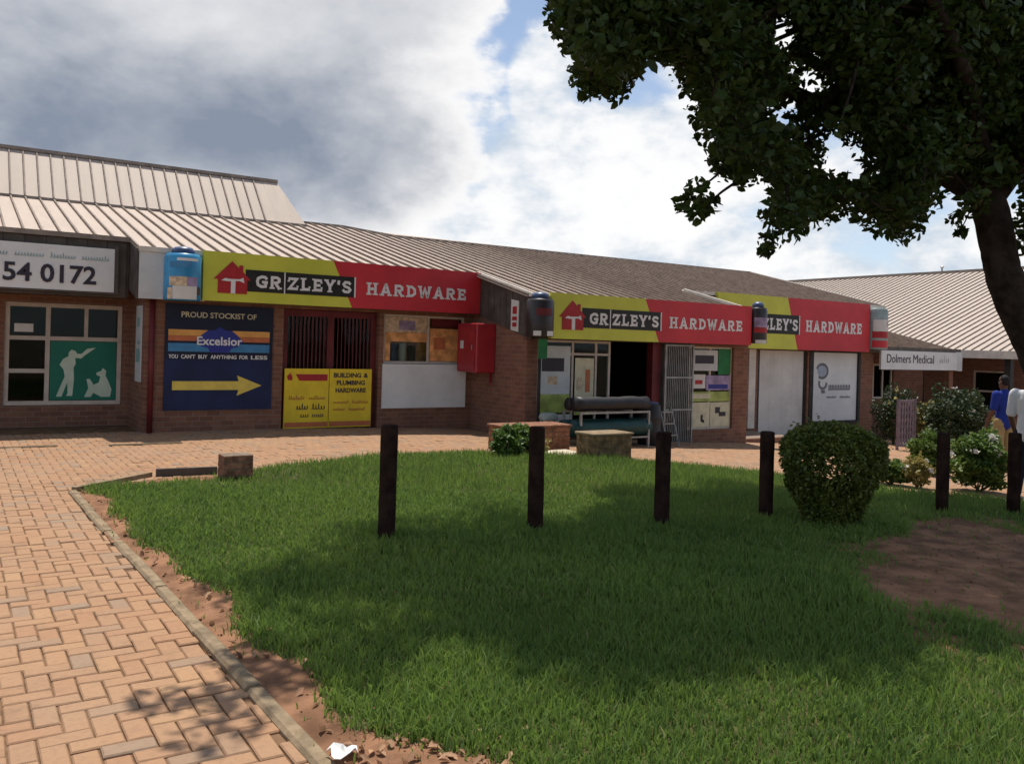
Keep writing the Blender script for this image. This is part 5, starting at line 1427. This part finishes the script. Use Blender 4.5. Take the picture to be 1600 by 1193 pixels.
# lattice screen
lp = at_depth(1415, 690, 20.5); lp[2] = gz(lp[0])
lt = empty('lattice_screen', tuple(lp), 'mauve grey lattice screen among the rose bushes', 'screen')
mb = MB()
for x in (-0.34, 0.34): mb.box((lp[0] + x - 0.025, lp[1] - 0.025, lp[2]), (lp[0] + x + 0.025, lp[1] + 0.025, lp[2] + 1.22))
mb.box((lp[0] - 0.315, lp[1] - 0.02, lp[2] + 1.14), (lp[0] + 0.315, lp[1] + 0.02, lp[2] + 1.2)); mb.box((lp[0] - 0.315, lp[1] - 0.02, lp[2] + 0.1), (lp[0] + 0.315, lp[1] + 0.02, lp[2] + 0.16)); mb.build('frame', M['lattice'], lt)
for k in range(6): mb = MB(); mb.box((lp[0] - 0.27 + k * 0.108 - 0.03, lp[1] - 0.012, lp[2] + 0.16), (lp[0] - 0.27 + k * 0.108 + 0.03, lp[1] + 0.002, lp[2] + 1.14)); mb.build('slat', M['lattice'], lt)
for k in range(6): mb = MB(); mb.box((lp[0] - 0.315, lp[1] + 0.004, lp[2] + 0.22 + k * 0.16), (lp[0] + 0.315, lp[1] + 0.016, lp[2] + 0.27 + k * 0.16)); mb.build('slat', M['lattice'], lt)

# ------------------------------------------------------------------ the shade tree
rng = np.random.default_rng(5)
tb = np.array([10.75, 4.75, float(gz(10.75))])
tree = empty('shade_tree', tuple(tb), 'large dark shade tree leaning over the lawn', 'tree')
TF = 9.6
tp = [tb + (0, 0, -0.2), tb + (-0.02, 0, 0.35)] + [at_depth(x, y, TF) for x, y in ((1652, 610), (1618, 540), (1590, 485), (1568, 430), (1560, 390), (1550, 335), (1528, 265), (1500, 190))]
tr_ = [0.40, 0.30, 0.235, 0.215, 0.20, 0.19, 0.185, 0.19, 0.17, 0.14]
# smooth and roughen the trunk
def smooth_path(pts, rad, sub=4, jit=0.0, rng_=rng):
    pts = np.array(pts); rad = np.array(rad); t0 = np.arange(len(pts)); t1 = np.linspace(0, len(pts) - 1, (len(pts) - 1) * sub + 1)
    for _ in range(1): pass
    q = np.stack([np.interp(t1, t0, pts[:, k]) for k in range(3)], -1)
    for _ in range(3): q[1:-1] = (q[:-2] + 2 * q[1:-1] + q[2:]) / 4
    r = np.interp(t1, t0, rad) * (1 + rng_.normal(0, jit, len(t1)))
    return [tuple(p) for p in q], list(r)


mb = MB(); p_, r_ = smooth_path(tp, tr_, 5, 0.025); mb.tube(p_, r_, 16); mb.build('trunk', M['bark'], tree, smooth=True)
# mask of where the crown is seen, in photo pixels
CROWN = [(845, -40), (850, 30), (872, 70), (900, 140), (930, 165), (985, 165), (1010, 105), (1040, 100), (1062, 130), (1072, 185), (1095, 205), (1100, 275), (1140, 300), (1180, 305), (1200, 330), (1183, 400), (1255, 378), (1300, 350), (1345, 352), (1385, 385), (1425, 385), (1465, 325), (1500, 330), (1505, 375), (1530, 345), (1600, 345), (1640, 420), (1800, 420), (1800, -40)]
HOLES = [((1310, 240), 26), ((1222, 50), 15), ((1275, 130), 14), ((1220, 180), 12), ((1480, 300), 12), ((1580, 310), 16), ((1330, 255), 20), ((1195, 290), 10)]
clumps = []
CC, CR_ = np.array([7.5, 6.9, 6.0]), np.array([5.0, 2.5, 3.4])


def fits(c, r):
    """clump stays where the photograph shows crown (outside the frame anything goes)"""
    px, py, F = to_px(c)
    if F < 3.0: return False
    rp = r * FPX / F
    if px < 1700 and py > -60 - rp:
        chk = [(px + rp * 0.85 * math.cos(a), py + rp * 0.85 * math.sin(a)) for a in np.arange(0, 6.28, 0.785)] + [(px, py)]
        if not inpoly(np.array([q[0] for q in chk]), np.maximum(np.array([q[1] for q in chk]), -30), CROWN).all(): return False
        if any(math.hypot(px - h[0][0], py - h[0][1]) < h[1] + rp * 0.8 for h in HOLES): return False
    return True


tries = 0
while len(clumps) < 640 and tries < 60000:
    tries += 1
    d = rng.normal(size=3); d /= np.linalg.norm(d)
    c = CC + d * (rng.random() ** 0.40) * CR_
    r = rng.uniform(0.26, 0.48)
    if c[2] > 2.7 and fits(c, r): clumps.append((c, r))
# hanging lower part of the crown towards the trunk
tries = 0
while len(clumps) < 1180 and tries < 20000:
    tries += 1
    x, y = rng.uniform(860, 1690), rng.uniform(-20, 400)
    F = np.interp(x, [850, 1100, 1300, 1600], [7.2, 7.8, 8.8, 10.0]) + rng.uniform(-1.3, 1.3)
    c = at_depth(x, y, F); r = rng.uniform(0.14, 0.34)
    if fits(c, r): clumps.append((c, r))
edge = [(868, 28, 20), (895, 60, 24), (925, 105, 24), (922, 140, 18), (960, 145, 20), (900, 25, 26), (955, 60, 30), (1000, 50, 32), (1045, 70, 28), (975, 110, 24), (1085, 130, 26), (1100, 175, 26), (1118, 220, 26), (1135, 255, 28), (1165, 275, 26),
        (1088, 298, 20), (1108, 318, 16), (1068, 318, 16), (1090, 335, 14), (1212, 335, 24), (1205, 375, 18), (1240, 360, 20), (1195, 392, 11), (1275, 340, 24), (1310, 325, 24), (1340, 335, 18), (1375, 350, 24), (1405, 365, 20), (1415, 330, 26),
        (1450, 305, 20), (1492, 340, 14), (1500, 362, 11), (1440, 270, 30), (1360, 300, 30), (1250, 300, 30), (1200, 250, 30), (1585, 355, 22), (1600, 385, 20), (1560, 270, 30)]
for (x, y, rp) in edge:
    F = np.interp(x, [850, 1100, 1300, 1600], [7.0, 7.6, 8.6, 9.9]) + rng.normal(0, 0.15)
    clumps.append((at_depth(x, y, F), rp * F / FPX * 1.05))
# unseen thin bough added above the frame so its leaves shade the path
OUT = np.array([1.85, 5.5, 5.0])
for (a_, b_, c_, r_c) in ((0, 0, 0, 0.24), (0.3, 0.2, 0.1, 0.26), (-0.15, -0.3, 0.05, 0.18), (0.55, -0.1, 0.1, 0.22), (0.15, 0.45, 0.0, 0.2), (0.9, 0.15, 0.1, 0.26), (-0.3, 0.1, -0.05, 0.14), (1.3, 0.3, 0.1, 0.3)):
    clumps.append((OUT + (a_, b_, c_), r_c))
# limbs: from the fork out to the clumps, gathered in a few main boughs
fork = np.array(p_[-8]); forks = [np.array(p_[-14]), np.array(p_[-8]), np.array(p_[-1])]
boughs = [np.array(b) for b in ((6.3, 6.3, 4.6), (7.2, 4.6, 5.2), (9.2, 7.6, 5.6), (11.2, 5.4, 5.8), (8.4, 5.8, 7.4), (10.2, 3.9, 5.0), (4.9, 6.2, 4.9), (2.0, 5.55, 5.05))]
for k, b in enumerate(boughs):
    f = np.array(p_[-10]) if k < 6 else boughs[0 if k == 6 else 6]
    mid = f * 0.5 + b * 0.5 + np.array([0, 0, 0.35]) + rng.normal(0, 0.12, 3)
    q, r2 = smooth_path([f, mid, b], [0.12 if k < 6 else 0.055, 0.085 if k < 6 else 0.04, 0.05 if k < 6 else 0.022], 5, 0.03)
    mb = MB(); mb.tube(q, r2, 9); mb.build('limb', M['bark'], tree, smooth=True)
mb = MB()
CP = np.array([c for c, r in clumps]); BD = np.min([np.linalg.norm(CP - q, axis=1) for q in boughs], axis=0)
for i, (c, r) in enumerate(clumps):
    dd = np.linalg.norm(CP - c, axis=1); dd[BD > BD[i] - 0.12] = 1e9
    k = int(np.argmin(dd))
    b = CP[k] if dd[k] < 1e8 else boughs[int(np.argmin([np.linalg.norm(c - q) for q in boughs]))]
    if np.linalg.norm(b - c) > 1.6: continue
    t0 = 0.010 + 0.022 * max(0.0, 1 - BD[i] / 2.5)
    mid = (b + c) / 2 + rng.normal(0, 0.05, 3)
    q, r2 = smooth_path([b, mid, c], [t0, t0 * 0.8, t0 * 0.5], 3); mb.tube(q, r2, 5, cap=False)
mb.build('twigs', M['bark'], tree, kind='stuff')
LV = []
for (c, r) in clumps:
    n = int(np.clip(900 * r ** 1.6, 36, 290))
    d = rng.normal(size=(n, 3)); d /= np.linalg.norm(d, axis=1)[:, None]
    LV.append(c + d * (r * (0.35 + 0.72 * rng.random(n) ** 0.6))[:, None] * np.array([1.05, 1.05, 0.85]))
LV = np.vstack(LV)
V, Fq = leaves(LV, 0.092, rng, 0.58, up=0.25, droop=0.35)
np_mesh('crown', V, Fq, M['leaf'], tree, attr=np.repeat(rng.random(len(Fq) // 2), 2), kind='stuff')

# ------------------------------------------------------------------ litter
rng = np.random.default_rng(9)
n = 200
w = np.concatenate([rng.normal(2.75, 0.28, 110), rng.uniform(2.2, 8.5, 90)]); ks = np.concatenate([np.abs(rng.normal(0.30, 0.22, 110)) + 0.07, np.abs(rng.normal(0.12, 0.12, 60)) + 0.06, rng.uniform(0.3, 4.0, 30)])
u = kerb_u(w) + ks
P = np.stack([u, w, lawn_z(u, w) + rng.uniform(0.008, 0.02, n)], -1)
V, Fq = leaves(P, 0.046, rng, 0.55, up=2.2, fold=0.5)
np_mesh('dry_leaves', V, Fq, M['dryleaf'], attr=np.repeat(rng.random(n), 2), label='scattered dry brown leaves beside the kerb', cat='leaf litter', kind='stuff')
n = 5000
uu, ww = rng.uniform(1.05, 10, n), rng.uniform(2.0, 9.8, n); ok = (rng.random(n) < bare(uu, ww)) & inpoly(uu, ww, LAWN); uu, ww = uu[ok], ww[ok]; n = len(uu)
sz = np.clip(rng.lognormal(-5.1, 0.5, n), 0.003, 0.02); c0 = np.stack([uu, ww, lawn_z(uu, ww) + sz * 0.35], -1)
oct_ = np.array([(1, 0, 0), (0, 1, 0), (-1, 0, 0), (0, -1, 0), (0, 0, .7), (0, 0, -.7)])
V = (c0[:, None, :] + oct_[None] * sz[:, None, None] * rng.uniform(0.6, 1.3, (n, 6, 1))).reshape(-1, 3)
tri = np.array([(0, 1, 4), (1, 2, 4), (2, 3, 4), (3, 0, 4), (1, 0, 5), (2, 1, 5), (3, 2, 5), (0, 3, 5)])
np_mesh('gravel', V, (tri[None] + (np.arange(n) * 6)[:, None, None]).reshape(-1, 3), M['soil'], label='loose grit and small stones on the bare soil', cat='grit', kind='stuff')
gp_ = ground_at(536, 1191)
mb = MB(); rp = random.Random(4); base_ = []
for i in range(5):
    for j in range(4): base_.append((gp_[0] - 0.05 + i * 0.025 + rp.uniform(-.008, .008), gp_[1] - 0.04 + j * 0.026 + rp.uniform(-.008, .008), gp_[2] + 0.03 + rp.uniform(0, 0.04)))
mb.add(base_, [(i * 4 + j, (i + 1) * 4 + j, (i + 1) * 4 + j + 1, i * 4 + j + 1) for i in range(4) for j in range(3)])
o = mb.build('crumpled_paper', M['paper'], None, label='crumpled white paper scrap beside the kerb among dry leaves', cat='litter')
sd = o.modifiers.new('thickness', 'SOLIDIFY'); sd.thickness = 0.003

# ------------------------------------------------------------------ goods outside the open doorway
rz = -0.24
rk_ = empty('display_rack', (10.0, 12.3, rz), 'low grey steel rack of sheeting rolls beside the doorway', 'rack')
for (x, y) in ((9.32, 12.05), (9.32, 12.55), (10.92, 12.05), (10.92, 12.55)):
    mb = MB(); mb.box((x - 0.02, y - 0.02, gz(x) - 0.02), (x + 0.02, y + 0.02, 0.46)); mb.build('leg', M['steel'], rk_)
for y in (12.05, 12.55):
    mb = MB(); mb.box((9.34, y - 0.018, 0.422), (10.90, y + 0.018, 0.458)); mb.build('rail', M['steel'], rk_)
    mb = MB(); mb.box((9.34, y - 0.016, -0.04), (10.90, y + 0.016, -0.01)); mb.build('rail', M['steel'], rk_)


def roll(u0, u1, w, z, r, mat, label, seed):
    rr_ = random.Random(seed); mb_ = MB(); n = 10
    mb_.tube([(u0 + (u1 - u0) * k / n, w + rr_.uniform(-.006, .006), z + rr_.uniform(-.008, .008)) for k in range(n + 1)], [r * rr_.uniform(0.95, 1.03) for _ in range(n + 1)], 18)
    mb_.build('sheeting_roll', mat, None, smooth=True, label=label, cat='roll', group='rolls on the display rack')


roll(9.25, 10.95, 12.16, 0.595, 0.13, M['blackroll'], 'black sheeting roll at the front on top of the rack', 1)
roll(9.30, 11.05, 12.42, 0.575, 0.115, M['blackroll'], 'black sheeting roll at the back on top of the rack', 2)
roll(9.20, 11.0, 12.18, 0.155, 0.16, M['greenroll'], 'dark green sheeting roll at the front on the lower rail', 3)
roll(9.22, 11.0, 12.47, 0.145, 0.15, M['greenroll'], 'dark green sheeting roll at the back on the lower rail', 4)
dm = empty('plastic_drum', (11.3, 12.45, gz(11.3)), 'black plastic drum standing at the end of the rack', 'drum')
mb = MB(); mb.lathe((11.3, 12.45, float(gz(11.3))), [(0.20, 0), (0.22, 0.03), (0.23, 0.25), (0.235, 0.27), (0.23, 0.29), (0.23, 0.52), (0.235, 0.54), (0.23, 0.56), (0.21, 0.76), (0.18, 0.80)], 22); mb.build('drum_body', M['blackroll'], dm, smooth=True)
mb = MB(); mb.lathe((11.3, 12.45, float(gz(11.3)) + 0.801), [(0.17, 0), (0.17, 0.02), (0.15, 0.03)], 18); mb.build('drum_lid', M['canlid'], dm, smooth=True)
ld = empty('step_ladder', (11.72, 12.4, gz(11.7)), 'short grey steel step ladder at the doorway', 'ladder')
lz = float(gz(11.7))
for x in (11.56, 11.86):
    mb = MB(); mb.tube([(x, 12.2, lz), (x, 12.45, lz + 0.75)], 0.016, 6); mb.build('rail', M['steel'], ld)
    mb = MB(); mb.tube([(x, 12.72, lz), (x, 12.47, lz + 0.74)], 0.014, 6); mb.build('rear_leg', M['steel'], ld)
for k in range(3):
    mb = MB(); zz = lz + 0.2 + 0.22 * k; yy = 12.2 + 0.25 * (0.2 + 0.22 * k) / 0.75; mb.box((11.575, yy - 0.03, zz), (11.845, yy + 0.05, zz + 0.02)); mb.build('tread', M['steel'], ld)


def sack(c, sx, sy, h, mat, label, seed):
    rr_ = np.random.default_rng(seed); bm = bmesh.new(); bmesh.ops.create_icosphere(bm, subdivisions=3, radius=1)
    for v in bm.verts:
        p = np.array(v.co); s = np.sign(p) * np.abs(p) ** 0.55
        k = 1 + 0.05 * math.sin(p[0] * 6 + seed) + 0.05 * math.sin(p[2] * 7 + p[1] * 4)
        v.co = Vector((c[0] + s[0] * sx * k, c[1] + s[1] * sy * k, c[2] + h * 0.5 + s[2] * h * 0.5))
    mb_ = MB(); bm.verts.index_update(); mb_.add([tuple(v.co) for v in bm.verts], [tuple(v.index for v in f.verts) for f in bm.faces]); bm.free()
    mb_.build('filled_sack', mat, None, smooth=True, label=label, cat='sack', group='sacks by the step wall')


zz = float(gz(9.1))
sack((9.12, 12.75, zz), 0.20, 0.14, 0.20, M['grey_panel'], 'grey filled sack at the bottom of the pile by the step wall', 1)
sack((9.13, 12.76, zz + 0.195), 0.18, 0.13, 0.18, M['poster_mauve'], 'mauve filled sack in the middle of the pile by the step wall', 2)
sack((9.11, 12.75, zz + 0.37), 0.17, 0.12, 0.16, M['cangrey'], 'grey green filled sack on top of the pile by the step wall', 3)


# ------------------------------------------------------------------ people
def swept(segs, voxel, name, mat, parent):
    """one continuous skin over tapered limbs: segs (p0, r0, p1, r1[, squash_y])"""
    bm = bmesh.new()
    for s in segs:
        p0, r0, p1, r1 = s[:4]; sq = s[4] if len(s) > 4 else 1.0
        p0, p1 = Vector(p0), Vector(p1); ax = (p1 - p0); L = ax.length; n = max(2, int(L / 0.03))
        t = ax.normalized(); a = Vector((1, 0, 0)); a = (a - t * a.dot(t))
        if a.length < 0.2: a = Vector((0, 1, 0)) - t * t.y
        a.normalize(); b = t.cross(a)
        prof_ = [(-r0 * math.cos(x), r0 * math.sin(x)) for x in np.linspace(0.15, 1.5, 4)] + [(L * k / n, r0 + (r1 - r0) * k / n) for k in range(n + 1)] + [(L + r1 * math.sin(x), r1 * math.cos(x)) for x in np.linspace(0.1, 1.42, 4)]
        rings = []
        for (d, r) in prof_:
            rings.append([bm.verts.new(p0 + t * d + a * (r * math.cos(k * math.pi / 6)) + b * (r * sq * math.sin(k * math.pi / 6))) for k in range(12)])
        for i in range(len(rings) - 1):
            for k in range(12): bm.faces.new((rings[i][k], rings[i][(k + 1) % 12], rings[i + 1][(k + 1) % 12], rings[i + 1][k]))
        bm.faces.new(rings[0][::-1]); bm.faces.new(rings[-1])
    bmesh.ops.recalc_face_normals(bm, faces=bm.faces)
    me = bpy.data.meshes.new('tmp'); bm.to_mesh(me); bm.free()
    ob = bpy.data.objects.new('tmp', me); COL.objects.link(ob)
    r = ob.modifiers.new('r', 'REMESH'); r.mode = 'VOXEL'; r.voxel_size = voxel
    sm = ob.modifiers.new('s', 'SMOOTH'); sm.iterations = 4; sm.factor = 0.5
    dg = bpy.context.evaluated_depsgraph_get(); dg.update()
    m2 = bpy.data.meshes.new_from_object(ob.evaluated_get(dg)); bpy.data.objects.remove(ob)
    m2.name = name; m2.materials.clear(); m2.materials.append(mat)
    m2.polygons.foreach_set('use_smooth', [True] * len(m2.polygons))
    o = bpy.data.objects.new(name, m2); COL.objects.link(o); o.parent = parent
    return o


def person(loc, rz, h, label, shirt, trousers, step=0.16, arm=0.10, sleeve=1.0):
    """figure in local coordinates facing -y, feet at z=0, built for a height of 1.75 then scaled"""
    t_ = empty('person', loc, label, 'person')
    t_.rotation_euler = (0, 0, rz); s = h / 1.75; t_.scale = (s, s, s)
    hip = [(-0.09, 0, 0.92), (0.09, 0, 0.92)]
    knee = [(-0.10, -step * 0.55, 0.50), (0.10, step * 0.25, 0.50)]
    ank = [(-0.10, -step * 0.8, 0.09), (0.10, step * 1.0, 0.11)]
    sh = [(-0.185, 0.01, 1.42), (0.185, 0.01, 1.42)]
    el_ = [(-0.245, 0.05 + arm * 0.2, 1.13), (0.245, 0.02 - arm * 0.3, 1.13)]
    wr = [(-0.25, -0.05 + arm, 0.89), (0.25, -0.10 - arm * 0.8, 0.90)]
    B = [((0, 0.0, 1.0), 0.13, (0, 0, 1.35), 0.15, 0.62), ((0, 0, 1.38), 0.085, (0, -0.01, 1.54), 0.055), ((0, -0.015, 1.60), 0.072, (0, -0.02, 1.69), 0.085), ((0, -0.07, 1.56), 0.045, (0, -0.06, 1.62), 0.055),
         ((0, -0.105, 1.635), 0.012, (0, -0.118, 1.605), 0.016), ((-0.085, 0, 1.62), 0.014, (-0.087, 0.005, 1.65), 0.018), ((0.085, 0, 1.62), 0.014, (0.087, 0.005, 1.65), 0.018)]
    for i in (0, 1):
        B += [(hip[i], 0.085, knee[i], 0.058), (knee[i], 0.056, ank[i], 0.042), ((ank[i][0], ank[i][1] + 0.02, 0.045), 0.04, (ank[i][0], ank[i][1] - 0.15, 0.035), 0.032)]
        B += [(sh[i], 0.058, el_[i], 0.043), (el_[i], 0.042, wr[i], 0.030)]
        wv = Vector(wr[i]); sx = -1 if i == 0 else 1
        palm = wv + Vector((0, -0.012, -0.085)); B.append((tuple(wv), 0.028, tuple(palm), 0.034, 0.6))
        for k, (dy, ln) in enumerate(((-0.034, 0.072), (-0.012, 0.082), (0.010, 0.076), (0.030, 0.060))):
            f0 = palm + Vector((0, dy, -0.015)); f1 = f0 + Vector((-sx * 0.008, -0.004, -ln * 0.55)); f2 = f1 + Vector((-sx * 0.020, -0.004, -ln * 0.45))
            B += [(tuple(f0), 0.0105, tuple(f1), 0.0095), (tuple(f1), 0.0095, tuple(f2), 0.0075)]
        th0 = wv + Vector((0, -0.03, -0.04)); th1 = th0 + Vector((-sx * 0.012, -0.035, -0.035)); B += [(tuple(th0), 0.013, tuple(th1), 0.011), (tuple(th1), 0.011, tuple(th1 + Vector((-sx * 0.006, -0.008, -0.03))), 0.009)]
    swept(B, 0.0085, 'body', M['skin'], t_)
    S = [((0, 0.0, 0.92), 0.172, (0, 0, 1.10), 0.155, 0.80), ((0, 0, 1.10), 0.150, (0, 0, 1.34), 0.170, 0.70), ((-0.12, 0.005, 1.41), 0.075, (0.12, 0.005, 1.41), 0.075), ((0, 0, 1.40), 0.085, (0, 0.0, 1.475), 0.072)]
    for i in (0, 1):
        e2 = tuple(np.array(sh[i]) * (1 - sleeve * 0.85) + np.array(el_[i]) * sleeve * 0.85)
        S += [(sh[i], 0.080, e2, 0.066)]
    swept(S, 0.012, 'shirt', shirt, t_)
    Tt = [((-0.03, 0, 0.90), 0.128, (0.03, 0, 0.90), 0.128, 0.8)]
    for i in (0, 1): Tt += [(hip[i], 0.102, knee[i], 0.080), (knee[i], 0.080, (ank[i][0], ank[i][1], ank[i][2] + 0.03), 0.074)]
    swept(Tt, 0.012, 'trousers', trousers, t_)
    swept([((0, 0.012, 1.655), 0.082, (0, 0.000, 1.705), 0.084)], 0.010, 'hair', M['hair'], t_)
    for i in (0, 1): swept([((ank[i][0], ank[i][1] + 0.025, 0.048), 0.047, (ank[i][0], ank[i][1] - 0.165, 0.040), 0.040)], 0.009, 'shoe', M['black'], t_)
    for sx in (-1, 1):
        mb_ = MB(); mb_.lathe((sx * 0.032, -0.098, 1.642), [(0.002, -0.006), (0.009, 0), (0.002, 0.006)], 8); o = mb_.build('eye', M['letter'], None); o.parent = t_
    mb_ = MB(); mb_.box((-0.024, -0.121, 1.573), (0.024, -0.112, 1.581)); o = mb_.build('mouth', M['maroon'], None); o.parent = t_
    return t_


pw = at_depth(1606, 800, 11.2); pw[2] = gz(pw[0])
person(tuple(pw), math.radians(95), 1.74, 'person in white short sleeved shirt and black trousers walking past posts', M['shirt'], M['trousers'])
pb_ = at_depth(1567, 700, 16.2); pb_[2] = gz(pb_[0])
person(tuple(pb_), math.radians(160), 1.78, 'person in blue shirt standing with back turned behind the garden', M['blueshirt'], M['khaki'], 0.05, 0.03)
